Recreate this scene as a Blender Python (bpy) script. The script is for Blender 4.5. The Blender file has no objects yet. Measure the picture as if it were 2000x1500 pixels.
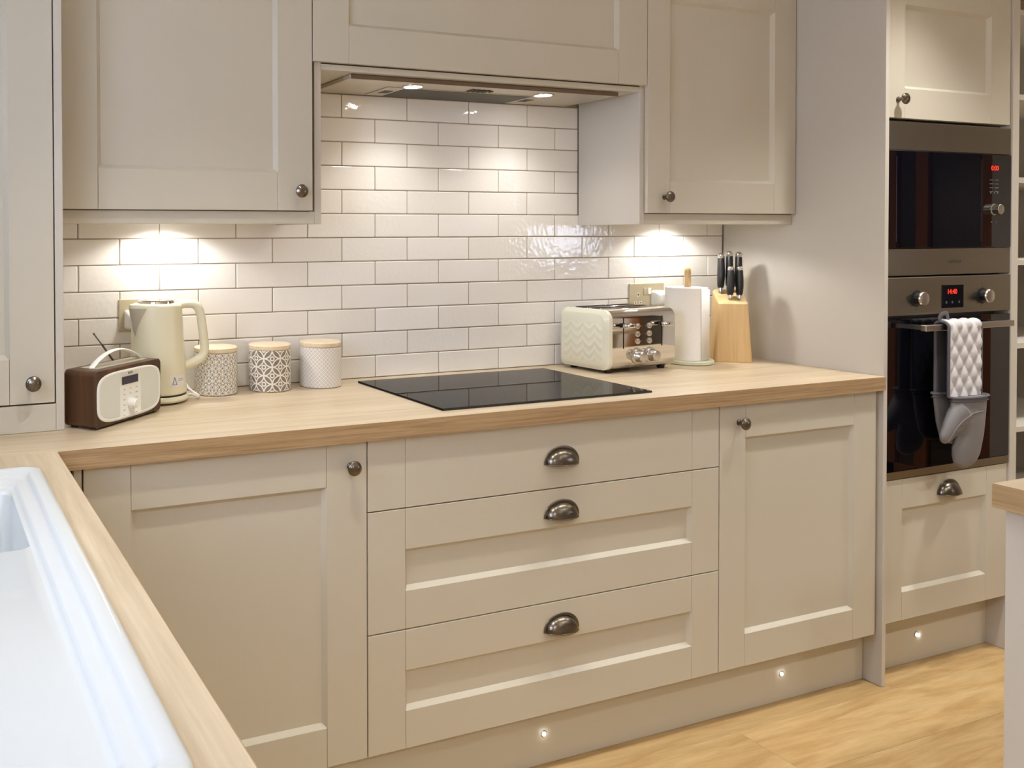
import bpy, bmesh, math, random
from mathutils import Vector, Matrix
random.seed(7)
PI = math.pi
sc = bpy.context.scene
col = sc.collection

# ------------------------------------------------------------------ camera
CAM = Vector((0.0640, -2.2287, 1.3235))
YAW, PIT, ROL = 0.3582, -0.0161, -0.0045
FPX, PPX, PPY = 1684.7, 478.4, 489.5
fw = Vector((math.sin(YAW)*math.cos(PIT), math.cos(YAW)*math.cos(PIT), math.sin(PIT)))
rt = Vector((math.cos(YAW), -math.sin(YAW), 0)); up = rt.cross(fw)
r2 = rt*math.cos(ROL) + up*math.sin(ROL); u2 = -rt*math.sin(ROL) + up*math.cos(ROL)
cd = bpy.data.cameras.new('camera'); cam = bpy.data.objects.new('camera', cd); col.objects.link(cam)
cam.matrix_world = Matrix(((r2.x, u2.x, -fw.x, CAM.x), (r2.y, u2.y, -fw.y, CAM.y), (r2.z, u2.z, -fw.z, CAM.z), (0, 0, 0, 1)))
cd.sensor_fit = 'HORIZONTAL'; cd.sensor_width = 36; cd.lens = FPX/2000*36
cd.shift_x = (1000-PPX)/2000; cd.shift_y = (PPY-750)/2000
cd.clip_start = 0.02
sc.camera = cam

# ------------------------------------------------------------------ world, lights, exposure
w = bpy.data.worlds.new('world'); sc.world = w; w.use_nodes = True
w.node_tree.nodes['Background'].inputs[0].default_value = (0.68, 0.78, 1.0, 1)
w.node_tree.nodes['Background'].inputs[1].default_value = 11.5
vs = sc.view_settings
vs.view_transform = 'Standard'; vs.look = 'None'; vs.gamma = 1; vs.exposure = 0.0; vs.use_curve_mapping = False

NEUT = (1.0, 0.985, 0.95)
CEIL = 2.40
FW = (1.0, 0.985, 0.92)
DOWN = [(0.70, -0.93, 56, 84, 1.0, (1.0, 0.98, 0.88)), (1.43, -0.93, 13, 92, 1.0, FW), (2.16, -0.93, 24, 92, 1.0, FW), (2.74, -0.90, 62, 92, 1.0, (1.0, 0.99, 0.95)),
        (0.20, -3.30, 92, 150, 0.7, (1.0, 0.99, 0.95)), (2.20, -3.50, 18, 150, 0.7, FW), (2.16, -2.30, 14, 130, 1.0, FW), (2.90, -2.30, 52, 130, 1.0, (1.0, 0.99, 0.95)), (3.90, -2.30, 60, 130, 1.0, (1.0, 0.99, 0.95)), (3.90, -1.00, 66, 130, 1.0, FW)]  # this row: downlights out of view, added for fill light
def spot(name, loc, power, color, size=130, blend=0.8, rad=0.03, rot=(0, 0, 0)):
    l = bpy.data.lights.new(name, 'SPOT'); l.energy = power; l.color = color
    l.spot_size = math.radians(size); l.spot_blend = blend; l.shadow_soft_size = rad
    o = bpy.data.objects.new(name, l); col.objects.link(o); o.location = loc; o.rotation_euler = rot
    return o
for x, y, p, size, bl, c in DOWN:
    spot('downlight_beam', (x, y, CEIL-0.03), p, c, size, bl, 0.035)
for x in (0.660, 2.390):                                  # lamps under the wall cabinets
    spot('cabinet_lamp_beam', (x, -0.10, 1.374), 5.4, NEUT, 150, 0.35, 0.02)
for x in (1.325, 1.760):                                  # lamps of the extractor hood
    spot('hood_lamp_beam', (x, -0.178, 1.726), 8.8, NEUT, 126, 1.0, 0.03)
for x, y in ((1.508, -0.492), (2.335, -0.492), (2.949, -0.4735)):   # small lamps in the plinth
    spot('plinth_lamp_beam', (x, y-0.004, 0.079), 0.008, NEUT, 170, 0.5, 0.006, (math.radians(80), 0, 0))

# ------------------------------------------------------------------ material helpers
class N:
    """tiny expression builder over Math nodes"""
    def __init__(s, nt, sock): s.nt, s.s = nt, sock
    def op(s, o, *a):
        n = s.nt.nodes.new('ShaderNodeMath'); n.operation = o
        for i, v in enumerate((s,)+a):
            if isinstance(v, N): s.nt.links.new(v.s, n.inputs[i])
            else: n.inputs[i].default_value = v
        return N(s.nt, n.outputs[0])
    def __add__(s, o): return s.op('ADD', o)
    def __sub__(s, o): return s.op('SUBTRACT', o)
    def __mul__(s, o): return s.op('MULTIPLY', o)
    def lt(s, o): return s.op('LESS_THAN', o)
    def gt(s, o): return s.op('GREATER_THAN', o)
    def abs(s): return s.op('ABSOLUTE')
    def fr(s): return s.op('FRACT')
    def max(s, o): return s.op('MAXIMUM', o)
    def min(s, o): return s.op('MINIMUM', o)
    def sqrt(s): return s.op('SQRT')

def mat(name, color, rough=0.5, metal=0.0, **kw):
    m = bpy.data.materials.new(name); m.use_nodes = True
    nt = m.node_tree; b = nt.nodes['Principled BSDF']
    b.inputs['Base Color'].default_value = (*color, 1)
    b.inputs['Roughness'].default_value = rough
    b.inputs['Metallic'].default_value = metal
    for k, v in kw.items(): b.inputs[k.replace('_', ' ')].default_value = v
    return m
def S(r, g, b):
    f = lambda c: (c/255/12.92) if c/255 <= 0.04045 else ((c/255+0.055)/1.055)**2.4
    return (f(r), f(g), f(b))
def coords(nt, scale=(1, 1, 1), kind='Object'):
    tc = nt.nodes.new('ShaderNodeTexCoord'); mp = nt.nodes.new('ShaderNodeMapping')
    nt.links.new(tc.outputs[kind], mp.inputs[0]); mp.inputs['Scale'].default_value = scale
    return mp.outputs[0]
def noise(nt, vec, scale=5, detail=3, rough=0.5, dist=0.0):
    n = nt.nodes.new('ShaderNodeTexNoise'); nt.links.new(vec, n.inputs['Vector'])
    n.inputs['Scale'].default_value = scale; n.inputs['Detail'].default_value = detail
    n.inputs['Roughness'].default_value = rough; n.inputs['Distortion'].default_value = dist
    return n.outputs['Fac']
def ramp(nt, fac, stops):
    r = nt.nodes.new('ShaderNodeValToRGB'); nt.links.new(fac, r.inputs[0])
    e = r.color_ramp.elements
    while len(e) < len(stops): e.new(0.5)
    for k, (p, c) in enumerate(stops): e[k].position = p; e[k].color = (*c, 1)
    return r.outputs[0]
def mixc(nt, fac, a, b, mode='MIX'):
    n = nt.nodes.new('ShaderNodeMix'); n.data_type = 'RGBA'; n.blend_type = mode
    for sock, v in ((n.inputs[0], fac), (n.inputs[6], a), (n.inputs[7], b)):
        if hasattr(v, 'links') or hasattr(v, 'is_linked'): nt.links.new(v, sock)
        elif isinstance(v, tuple): sock.default_value = (*v, 1) if len(v) == 3 else v
        else: sock.default_value = v
    return n.outputs[2]
def bump(m, h, strength=0.1, dist=0.002):
    nt = m.node_tree; b = nt.nodes.new('ShaderNodeBump')
    nt.links.new(h, b.inputs['Height']); b.inputs['Strength'].default_value = strength; b.inputs['Distance'].default_value = dist
    nt.links.new(b.outputs[0], nt.nodes['Principled BSDF'].inputs['Normal'])
def setcol(m, c): m.node_tree.links.new(c, m.node_tree.nodes['Principled BSDF'].inputs['Base Color'])

def wood(name, c0, c1, c2, axis='x', rough=0.45, fine=1.0, bs=0.08, rnd=False, lo=1.2, hi=26.0, dist=0.6):
    """grain runs along the given object axis"""
    m = mat(name, c1, rough); nt = m.node_tree
    sca = {'x': (lo, hi, hi), 'y': (hi, lo, hi), 'z': (hi, hi, lo)}[axis]
    v = coords(nt, sca)
    if rnd:
        oi = nt.nodes.new('ShaderNodeObjectInfo'); ad = nt.nodes.new('ShaderNodeVectorMath'); ad.operation = 'ADD'
        cmb = nt.nodes.new('ShaderNodeCombineXYZ'); ml = N(nt, oi.outputs['Random'])*47.0
        for k in range(3): nt.links.new(ml.s, cmb.inputs[k])
        nt.links.new(v, ad.inputs[0]); nt.links.new(cmb.outputs[0], ad.inputs[1]); v = ad.outputs[0]
    a = noise(nt, v, 1.0*fine, 4, 0.6, dist)
    b = noise(nt, v, 5.5*fine, 3, 0.6, 0.2)
    c = ramp(nt, a, [(0.30, c0), (0.5, c1), (0.72, c2)])
    d = ramp(nt, b, [(0.35, (0.80, 0.78, 0.74)), (0.6, (1, 1, 1))])
    cc = mixc(nt, 0.55, c, d, 'MULTIPLY')
    if rnd:
        g = ramp(nt, oi.outputs['Random'], [(0.0, (0.90, 0.90, 0.90)), (1.0, (1.05, 1.05, 1.05))])
        cc = mixc(nt, 1.0, cc, g, 'MULTIPLY')
    setcol(m, cc); bump(m, b, bs, 0.001)
    return m

def paint(name, c, rough=0.42, axis='z'):
    m = mat(name, c, rough); nt = m.node_tree
    sca = {'z': (220, 220, 7), 'x': (7, 220, 220), 'y': (220, 7, 220)}[axis]
    h = noise(nt, coords(nt, sca), 1.0, 2)
    bump(m, h, 0.22, 0.0006)
    return m

CASH = S(203, 196, 180)
M = {}
M['paint'] = paint('cashmere_paint', CASH)
M['paint_rail'] = paint('cashmere_paint_rail', CASH, axis='x')
M['paint_side'] = mat('cashmere_board', S(203, 196, 185), 0.5)
M['carcass'] = mat('carcass_board', S(206, 195, 178), 0.6)
M['dark_gap'] = mat('gap_shade', S(70, 60, 50), 0.8)
M['wall'] = mat('wall_paint', S(214, 205, 192), 0.8)
M['ceil'] = mat('ceiling_paint', S(238, 234, 226), 0.9)
M['grout'] = mat('grout', S(160, 148, 128), 0.9)
# glazed tile, slightly wavy and slightly different from one to the next
m = mat('tile_glaze', S(232, 226, 218), 0.07); nt = m.node_tree
oi = nt.nodes.new('ShaderNodeObjectInfo'); ad = nt.nodes.new('ShaderNodeVectorMath'); ad.operation = 'ADD'
cmb = nt.nodes.new('ShaderNodeCombineXYZ'); ml = N(nt, oi.outputs['Random'])*31.0
for k in range(3): nt.links.new(ml.s, cmb.inputs[k])
nt.links.new(coords(nt, (1, 1, 1)), ad.inputs[0]); nt.links.new(cmb.outputs[0], ad.inputs[1])
h1 = noise(nt, ad.outputs[0], 18, 0.5, 0.4, 0.3); h2 = noise(nt, ad.outputs[0], 85, 0.5, 0.4)
hh = N(nt, h1)*0.26 + N(nt, h2)*0.19
bump(m, hh.s, 0.5, 0.0045)
setcol(m, ramp(nt, oi.outputs['Random'], [(0, S(238, 233, 225)), (1, S(244, 240, 234))]))
M['tile'] = m
M['worktop'] = wood('worktop_oak_x', S(188, 168, 139), S(203, 184, 156), S(212, 195, 170), 'x', 0.38, 1.0, 0.06)
M['worktop_y'] = wood('worktop_oak_y', S(188, 168, 139), S(203, 184, 156), S(212, 195, 170), 'y', 0.38, 1.0, 0.06)
M['edge'] = wood('worktop_edge_x', S(150, 120, 86), S(176, 146, 108), S(192, 164, 128), 'x', 0.5, 2.2, 0.1, lo=2.0, hi=80.0)
M['edge_y'] = wood('worktop_edge_y', S(146, 116, 80), S(176, 146, 106), S(196, 168, 130), 'y', 0.5, 2.2, 0.1)
M['plank'] = wood('floor_oak', S(186, 148, 96), S(204, 170, 118), S(216, 186, 138), 'x', 0.38, 0.8, 0.05, rnd=True, lo=2.2, hi=17.0, dist=1.6)
M['bronze'] = mat('aged_pewter', S(118, 110, 100), 0.28, 1.0)
M['steel'] = mat('brushed_steel', S(152, 144, 128), 0.30, 1.0); nt = M['steel'].node_tree
bump(M['steel'], noise(nt, coords(nt, (3, 200, 300)), 1.0, 2), 0.05, 0.0005)
M['steel_bright'] = mat('satin_steel', S(205, 200, 192), 0.25, 1.0)
M['chrome'] = mat('polished_chrome', S(222, 220, 218), 0.05, 1.0)
M['blackglass'] = mat('black_glass', (0.003, 0.003, 0.006), 0.008, 0, IOR=1.45)
M['hobglass'] = mat('hob_glass', (0.004, 0.004, 0.004), 0.004, 0, IOR=1.14)
M['black'] = mat('black_plastic', (0.012, 0.012, 0.012), 0.4)
M['shadow'] = mat('slot_black', (0.006, 0.005, 0.005), 0.9)
M['ceramic'] = mat('white_ceramic', S(206, 209, 208), 0.12)
M['white'] = mat('white_plastic', S(240, 236, 228), 0.35)
M['cream'] = mat('cream_enamel', S(232, 226, 196), 0.22)
M['cream_k'] = mat('cream_kettle', S(228, 221, 192), 0.25)
M['red'] = mat('red_digits', (1, 0.02, 0.01), 0.5, 0, Emission_Color=(1, 0.03, 0.01, 1), Emission_Strength=1.3)
M['lamp'] = mat('lamp_glow', (1, 1, 1), 0.5, 0, Emission_Color=(1, 0.96, 0.9, 1), Emission_Strength=40.0)
M['lamp_ceiling'] = mat('lamp_glow_ceiling', (1, 1, 1), 0.5, 0, Emission_Color=(1, 0.9, 0.76, 1), Emission_Strength=30.0)
M['lamp_plinth'] = mat('lamp_glow_plinth', (1, 1, 1), 0.5, 0, Emission_Color=(1, 0.97, 0.92, 1), Emission_Strength=8.0)
M['walnut'] = wood('walnut', S(50, 31, 17), S(80, 51, 28), S(102, 68, 40), 'z', 0.4, 1.2, 0.05)
M['oak_dark'] = mat('varnished_oak', S(150, 88, 34), 0.35)
M['beech'] = wood('beech', S(216, 180, 126), S(224, 190, 138), S(231, 201, 152), 'z', 0.42, 0.9, 0.04)
M['lid'] = wood('pale_bamboo', S(222, 200, 166), S(232, 213, 184), S(240, 224, 200), 'x', 0.5, 1.0, 0.03)
M['brass'] = mat('brushed_nickel', S(204, 192, 164), 0.38, 0.35)
M['paper'] = mat('kitchen_paper', S(240, 236, 230), 0.95)
bump(M['paper'], noise(M['paper'].node_tree, coords(M['paper'].node_tree, (160, 160, 160)), 1, 1), 0.25, 0.002)
M['frost'] = mat('pale_green_base', S(214, 214, 188), 0.3)
M['radio_face'] = mat('radio_face', S(238, 238, 231), 0.4)
m = mat('radio_grille', S(220, 221, 212), 0.6); M['radio_grille'] = m
M['lcd'] = mat('dark_display', S(58, 52, 70), 0.2)
M['ink'] = mat('dark_print', S(70, 68, 66), 0.6)
M['ink_light'] = mat('grey_print', S(150, 146, 138), 0.6)
M['button_grey'] = mat('button_grey', S(196, 192, 184), 0.5)
M['sticker'] = mat('pale_sticker', S(222, 218, 214), 0.5)
M['hood_shade'] = mat('shaded_edge', S(112, 90, 68), 0.5)
M['steel_hood'] = mat('hood_plate', S(206, 198, 182), 0.38, 0.6)
m = mat('filter_mesh', S(112, 108, 92), 0.45, 0.8); nt = m.node_tree; M['filter'] = m
v = nt.nodes.new('ShaderNodeSeparateXYZ'); nt.links.new(coords(nt), v.inputs[0])
sx = (N(nt, v.outputs[0])*160.0).fr() - 0.5; sy = (N(nt, v.outputs[1])*160.0).fr() - 0.5
hole = ((sx*sx + sy*sy).sqrt()).lt(0.36)
setcol(m, mixc(nt, hole.s, S(104, 98, 82), S(18, 17, 14)))
m = mat('silicone_grey', S(124, 121, 122), 0.45); M['silicone'] = m
m = mat('quilted_cloth', S(206, 202, 204), 0.65); M['quilt'] = m
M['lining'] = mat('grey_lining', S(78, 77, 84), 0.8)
M['quilt_edge'] = mat('grey_binding', S(92, 90, 98), 0.7)
M['cord'] = mat('white_cord', S(232, 230, 224), 0.4)
M['glass'] = mat('window_glass', (1, 1, 1), 0.0, 0, Transmission_Weight=1.0, IOR=1.45)
M['appliance'] = mat('white_appliance', S(225, 226, 228), 0.35)

# canister prints -----------------------------------------------------------
def canister_mat(name, kind, R):
    m = mat(name, S(232, 224, 210), 0.35); nt = m.node_tree
    tc = nt.nodes.new('ShaderNodeTexCoord'); sp = nt.nodes.new('ShaderNodeSeparateXYZ'); nt.links.new(tc.outputs['Object'], sp.inputs[0])
    X, Y, Z = (N(nt, sp.outputs[k]) for k in range(3))
    U = Y.op('ARCTAN2', X)*R; V = Z
    cream = S(236, 229, 216)
    if kind == 2:
        L = 2*PI*R/8/math.sqrt(2)
        p = ((U+V)*(1/math.sqrt(2)/L)).fr(); q = ((U-V)*(1/math.sqrt(2)/L)).fr()
        def dist(cx, cy):
            a = p-cx; b = q-cy; return (a*a+b*b).sqrt()
        ln = None
        for c in ((0.5, -0.5), (0.5, 1.5), (-0.5, 0.5), (1.5, 0.5)):
            t = (dist(*c)-0.70).abs().lt(0.052); ln = t if ln is None else ln.max(t)
        ring = (dist(0.5, 0.5)-0.155).abs().lt(0.05)
        nodes = None
        near = (p.min(q.op('MULTIPLY', 1.0))).lt(2)   # keeps the graph simple
        f = ln.max(ring)
        setcol(m, mixc(nt, f.s, S(132, 123, 112), cream))
    elif kind == 1:
        n = 20; s = 2*PI*R/n
        row = V*(1/(s*0.9)); rf = row.op('FLOOR'); od = (rf*0.5).fr()
        p = (U*(1/s)+od).fr()-0.5; q = row.fr()-0.5
        rr = (p*p+q*q).sqrt(); th = q.op('ARCTAN2', p)
        spoke = ((th*3.0).op('SINE')).abs().lt(0.19)*rr.gt(0.05)
        ring = (rr-0.46).abs().lt(0.035); ring2 = (rr-0.27).abs().lt(0.022)
        f = spoke.max(ring).max(ring2)
        setcol(m, mixc(nt, f.s, cream, S(92, 84, 74)))
    else:
        L = 2*PI*R/32/math.sqrt(2)
        p = ((U+V)*(1/math.sqrt(2)/L)).fr()-0.5; q = ((U-V)*(1/math.sqrt(2)/L)).fr()-0.5
        mm = p.abs().max(q.abs())
        f = mm.lt(0.13).max((mm-0.29).abs().lt(0.075))
        setcol(m, mixc(nt, f.s, S(238, 233, 224), S(196, 188, 182)))
    return m

# ------------------------------------------------------------------ geometry helpers
OFF = {}
def off(o): return OFF.get(o.name, Vector((0, 0, 0))) if o else Vector((0, 0, 0))
def thing(name, label, cat, loc=(0, 0, 0), rz=0.0, group=None, local=False):
    o = bpy.data.objects.new(name, None); o.empty_display_size = 0.05; col.objects.link(o)
    o.location = loc; o.rotation_euler = (0, 0, rz)
    o['label'] = label; o['category'] = cat
    if group: o['group'] = group
    OFF[o.name] = Vector((0, 0, 0)) if local else Vector(loc)
    return o
def tag(o, label, cat, group=None):
    o['label'] = label; o['category'] = cat
    if group: o['group'] = group
    return o

class B:
    def __init__(s): s.bm = bmesh.new()
    def box(s, x0, x1, y0, y1, z0, z1, bev=0.0, seg=1):
        t = bmesh.new()
        vs_ = [t.verts.new((x, y, z)) for x in (x0, x1) for y in (y0, y1) for z in (z0, z1)]
        for f in ((0, 1, 3, 2), (4, 6, 7, 5), (0, 4, 5, 1), (2, 3, 7, 6), (0, 2, 6, 4), (1, 5, 7, 3)):
            t.faces.new([vs_[i] for i in f])
        bmesh.ops.recalc_face_normals(t, faces=t.faces)
        if bev > 0: bmesh.ops.bevel(t, geom=t.edges[:], offset=bev, segments=seg, affect='EDGES', profile=0.5)
        s.add(t); return s
    def add(s, t, mtx=None):
        if mtx is not None: bmesh.ops.transform(t, matrix=mtx, verts=t.verts)
        me = bpy.data.meshes.new('tmp'); t.to_mesh(me); t.free(); s.bm.from_mesh(me); bpy.data.meshes.remove(me)
        return s
    def quad(s, pts):
        s.bm.faces.new([s.bm.verts.new(p) for p in pts]); return s
    def lathe(s, prof, n=32, mtx=None, cap=True):
        """prof: list of (r, z); turned about z"""
        t = bmesh.new(); rings = []
        for r, z in prof:
            if r < 1e-6: rings.append([t.verts.new((0, 0, z))])
            else: rings.append([t.verts.new((r*math.cos(2*PI*k/n), r*math.sin(2*PI*k/n), z)) for k in range(n)])
        for a, b in zip(rings, rings[1:]):
            for k in range(n):
                k2 = (k+1) % n
                if len(a) == 1 and len(b) == 1: continue
                if len(a) == 1: t.faces.new((a[0], b[k2], b[k]))
                elif len(b) == 1: t.faces.new((a[k], a[k2], b[0]))
                else: t.faces.new((a[k], a[k2], b[k2], b[k]))
        if cap:
            for r_ in (rings[0], rings[-1]):
                if len(r_) > 1: t.faces.new(r_)
        bmesh.ops.recalc_face_normals(t, faces=t.faces)
        return s.add(t, mtx)
    def cyl(s, p0, p1, r, n=20, r1=None, bev=0.0):
        p0, p1 = Vector(p0), Vector(p1); L = (p1-p0).length; r1 = r if r1 is None else r1
        q = (p1-p0).to_track_quat('Z', 'Y').to_matrix().to_4x4(); q.translation = p0
        prof = [(r, 0), (r1, L)] if not bev else [(r-bev, 0), (r, bev), (r1, L-bev), (r1-bev, L)]
        return s.lathe(prof, n, q)
    def loft(s, loops, cap=True, closed=True):
        t = bmesh.new(); R = [[t.verts.new(p) for p in L] for L in loops]
        n = len(R[0])
        for a, b in zip(R, R[1:]):
            for k in range(n if closed else n-1):
                t.faces.new((a[k], a[(k+1) % n], b[(k+1) % n], b[k]))
        if cap: t.faces.new(R[0]); t.faces.new(R[-1])
        bmesh.ops.recalc_face_normals(t, faces=t.faces)
        return s.add(t)
    def tube(s, pts, r, n=10, ry=None, up_=Vector((0, 0, 1)), rs=None):
        pts = [Vector(p) for p in pts]; loops = []
        for i, p in enumerate(pts):
            d = (pts[min(i+1, len(pts)-1)]-pts[max(i-1, 0)]).normalized()
            a = d.cross(up_)
            if a.length < 1e-4: a = d.cross(Vector((1, 0, 0)))
            a.normalize(); b = a.cross(d).normalized()
            ra = rs[i] if rs else r; rb = (ry if ry else r)*(ra/r)
            loops.append([p + a*ra*math.cos(2*PI*k/n) + b*rb*math.sin(2*PI*k/n) for k in range(n)])
        return s.loft(loops)
    def prism(s, poly, axis, a0, a1, bev=0.0):
        """poly in the plane normal to axis: 'y' -> (x, z), 'x' -> (y, z), 'z' -> (x, y)"""
        t = bmesh.new()
        P = {'y': lambda p, a: (p[0], a, p[1]), 'x': lambda p, a: (a, p[0], p[1]), 'z': lambda p, a: (p[0], p[1], a)}[axis]
        A = [t.verts.new(P(p, a0)) for p in poly]; C = [t.verts.new(P(p, a1)) for p in poly]
        t.faces.new(A); t.faces.new(C)
        n = len(poly)
        for k in range(n): t.faces.new((A[k], A[(k+1) % n], C[(k+1) % n], C[k]))
        bmesh.ops.recalc_face_normals(t, faces=t.faces)
        if bev:
            es = [e for e in t.edges if any(len(f.verts) == n and n > 4 or f in () for f in e.link_faces) and abs({'y': e.verts[0].co.y-e.verts[1].co.y, 'x': e.verts[0].co.x-e.verts[1].co.x, 'z': e.verts[0].co.z-e.verts[1].co.z}[axis]) < 1e-9]
            bmesh.ops.bevel(t, geom=es, offset=bev, segments=2, affect='EDGES', profile=0.5)
        return s.add(t)
    def mesh(s, name, m, o=Vector((0, 0, 0)), smooth=35):
        if o.length > 0: bmesh.ops.translate(s.bm, vec=-o, verts=s.bm.verts)
        me = bpy.data.meshes.new(name); s.bm.to_mesh(me); s.bm.free()
        for mm in (m if isinstance(m, (list, tuple)) else [m]): me.materials.append(mm)
        if smooth:
            me.polygons.foreach_set('use_smooth', [True]*len(me.polygons)); me.set_sharp_from_angle(angle=math.radians(smooth))
        return me
    def obj(s, name, m, parent=None, smooth=35, kind=None):
        me = s.mesh(name, m, off(parent), smooth)
        o = bpy.data.objects.new(name, me); col.objects.link(o)
        if parent: o.parent = parent; OFF[o.name] = off(parent)
        if kind: o['kind'] = kind
        return o
def inst(name, me, loc, parent=None, rot=None):
    o = bpy.data.objects.new(name, me); col.objects.link(o)
    o.location = Vector(loc)-off(parent)
    if rot: o.rotation_euler = rot
    if parent: o.parent = parent; OFF[o.name] = off(parent)
    return o
def text(name, body, size, m, parent, loc, rot=(PI/2, 0, 0), ext=0.0002, align='CENTER'):
    c = bpy.data.curves.new(name, 'FONT'); c.body = body; c.size = size; c.extrude = ext
    c.align_x = align; c.align_y = 'CENTER'; c.materials.append(m)
    to = bpy.data.objects.new(name, c); col.objects.link(to)
    me = bpy.data.meshes.new_from_object(to); bpy.data.objects.remove(to)
    o = bpy.data.objects.new(name, me); col.objects.link(o); o.parent = parent
    o.location = Vector(loc)-off(parent); o.rotation_euler = rot
    return o
def rrect(x0, x1, y0, y1, r, n=6):
    pts = []
    for cx, cy, a0 in ((x1-r, y1-r, 0), (x0+r, y1-r, 90), (x0+r, y0+r, 180), (x1-r, y0+r, 270)):
        for k in range(n+1):
            a = math.radians(a0+90*k/n); pts.append((cx+r*math.cos(a), cy+r*math.sin(a)))
    return pts
def structure(o): o['kind'] = 'structure'; return o

def smooth_path(P, m=5):
    P = [Vector(p) for p in P]; out = []
    for i in range(len(P)-1):
        p0, p1, p2, p3 = P[max(i-1, 0)], P[i], P[i+1], P[min(i+2, len(P)-1)]
        for k in range(m):
            t_ = k/m
            out.append(0.5*((2*p1)+(p2-p0)*t_+(2*p0-5*p1+4*p2-p3)*t_**2+(3*p1-p0-3*p2+p3)*t_**3))
    return out+[P[-1]]
# ------------------------------------------------------------------ key dimensions
T, TH = 0.91, 0.040                 # worktop top and thickness
XW0 = -0.30                         # left wall
XP = 2.674                          # left face of the tall end panel
YD = -0.5465                        # worktop front edge
YF = -0.5306                        # base door fronts
YU = -0.2685                        # wall door fronts
YDR = -0.3628                       # front of the cabinet standing on the worktop
YT = -0.5274                        # tall cabinet fronts
XL = 0.3054                         # front edge of the sink worktop
XR, YB = 4.90, -4.20                # right and rear walls

# ------------------------------------------------------------------ room shell
fl = structure(B().box(XW0-0.1, XR+1.6, YB-0.1, 0.1, -0.06, -0.012).obj('floor', M['dark_gap']))
pw, pl = 0.192, 1.285
pm = B().box(0, pl-0.0005, 0, pw-0.0005, -0.012, 0, 0.0004).mesh('plank', M['plank'])
row = 0; y = 0.02-pw
while y > YB-0.1:
    x = XW0-0.1 - random.random()*pl*0.9
    while x < XR:
        inst('plank', pm, (x, y, 0), fl); x += pl
    y -= pw; row += 1
structure(B().box(XW0-0.1, XR+1.6, YB-0.1, 0.2, CEIL, CEIL+0.05).obj('ceiling', M['ceil']))
wb = structure(B().box(XW0-0.1, XR+0.1, 0.0022, 0.106, -0.05, CEIL).obj('wall_back', M['grout']))
structure(B().box(XW0-0.1, XR+0.1, YB-0.1, YB, -0.05, CEIL).obj('wall_front', M['wall']))
wl = B()
WY0, WY1, WZ0, WZ1 = -1.95, -0.75, 1.12, 2.05
wl.box(XW0-0.1, XW0, YB, WY0, -0.05, CEIL).box(XW0-0.1, XW0, WY1, 0.0065, -0.05, CEIL)
wl.box(XW0-0.1, XW0, WY0, WY1, -0.05, WZ0).box(XW0-0.1, XW0, WY0, WY1, WZ1, CEIL)
structure(wl.obj('wall_left', M['wall']))
win = structure(B().box(XW0-0.06, XW0-0.054, WY0+0.04, WY1-0.04, WZ0+0.04, WZ1-0.04).obj('window_1', M['glass']))
wf = B()
for a, b_, c, d in ((WY0, WY0+0.05, WZ0, WZ1), (WY1-0.05, WY1, WZ0, WZ1), (WY0+0.05, WY1-0.05, WZ0, WZ0+0.05), (WY0+0.05, WY1-0.05, WZ1-0.05, WZ1), ((WY0+WY1)/2-0.025, (WY0+WY1)/2+0.025, WZ0+0.05, WZ1-0.05)):
    wf.box(XW0-0.085, XW0-0.03, a, b_, c, d, 0.003)
wf.obj('window_frame', M['white'], win)
# right wall with an oak framed doorway to a dark utility space
DY0, DY1, DZ = -2.34, -1.47, 2.02
VY0, VY1, VZ0, VZ1 = -3.85, -3.05, 1.10, 1.95
wr = B().box(XR, XR+0.1, YB, VY0, -0.05, CEIL).box(XR, XR+0.1, VY1, DY0, -0.05, CEIL).box(XR, XR+0.1, VY0, VY1, -0.05, VZ0).box(XR, XR+0.1, VY0, VY1, VZ1, CEIL)
wr.box(XR, XR+0.1, DY1, 0.0065, -0.05, CEIL).box(XR, XR+0.1, DY0, DY1, DZ, CEIL)
structure(wr.obj('wall_right', M['wall']))
win = structure(B().box(XR+0.05, XR+0.056, VY0+0.04, VY1-0.04, VZ0+0.04, VZ1-0.04).obj('window_2', M['glass']))
wf = B()
for a, b_, c, d in ((VY0, VY0+0.05, VZ0, VZ1), (VY1-0.05, VY1, VZ0, VZ1), (VY0+0.05, VY1-0.05, VZ0, VZ0+0.05), (VY0+0.05, VY1-0.05, VZ1-0.05, VZ1)):
    wf.box(XR+0.03, XR+0.085, a, b_, c, d, 0.003)
wf.obj('window_frame', M['white'], win)
ut = B().box(XR+1.4, XR+1.45, -2.65, -0.6, -0.05, CEIL).box(XR+0.1, XR+1.4, -2.70, -2.65, -0.05, CEIL).box(XR+0.1, XR+1.4, -0.6, -0.55, -0.05, CEIL)
structure(ut.obj('wall_utility', M['wall']))
dr = structure(B().box(XR+0.04, XR+0.046, DY0+0.05, DY1-0.05, 0.02, DZ-0.01).obj('door_1', M['glass']))
for a, b_ in ((DY1-0.055, DY1-0.001), (-1.825, -1.765), (-1.98, -1.92), (DY0+0.001, DY0+0.055)):
    B().box(XR+0.02, XR+0.065, a, b_, 0.001, DZ-0.005, 0.002).obj('door_stile', M['oak_dark'], dr)
B().box(XR+0.02, XR+0.065, DY0+0.056, DY1-0.056, 0.001, 0.10, 0.002).obj('door_rail', M['oak_dark'], dr)

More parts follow.
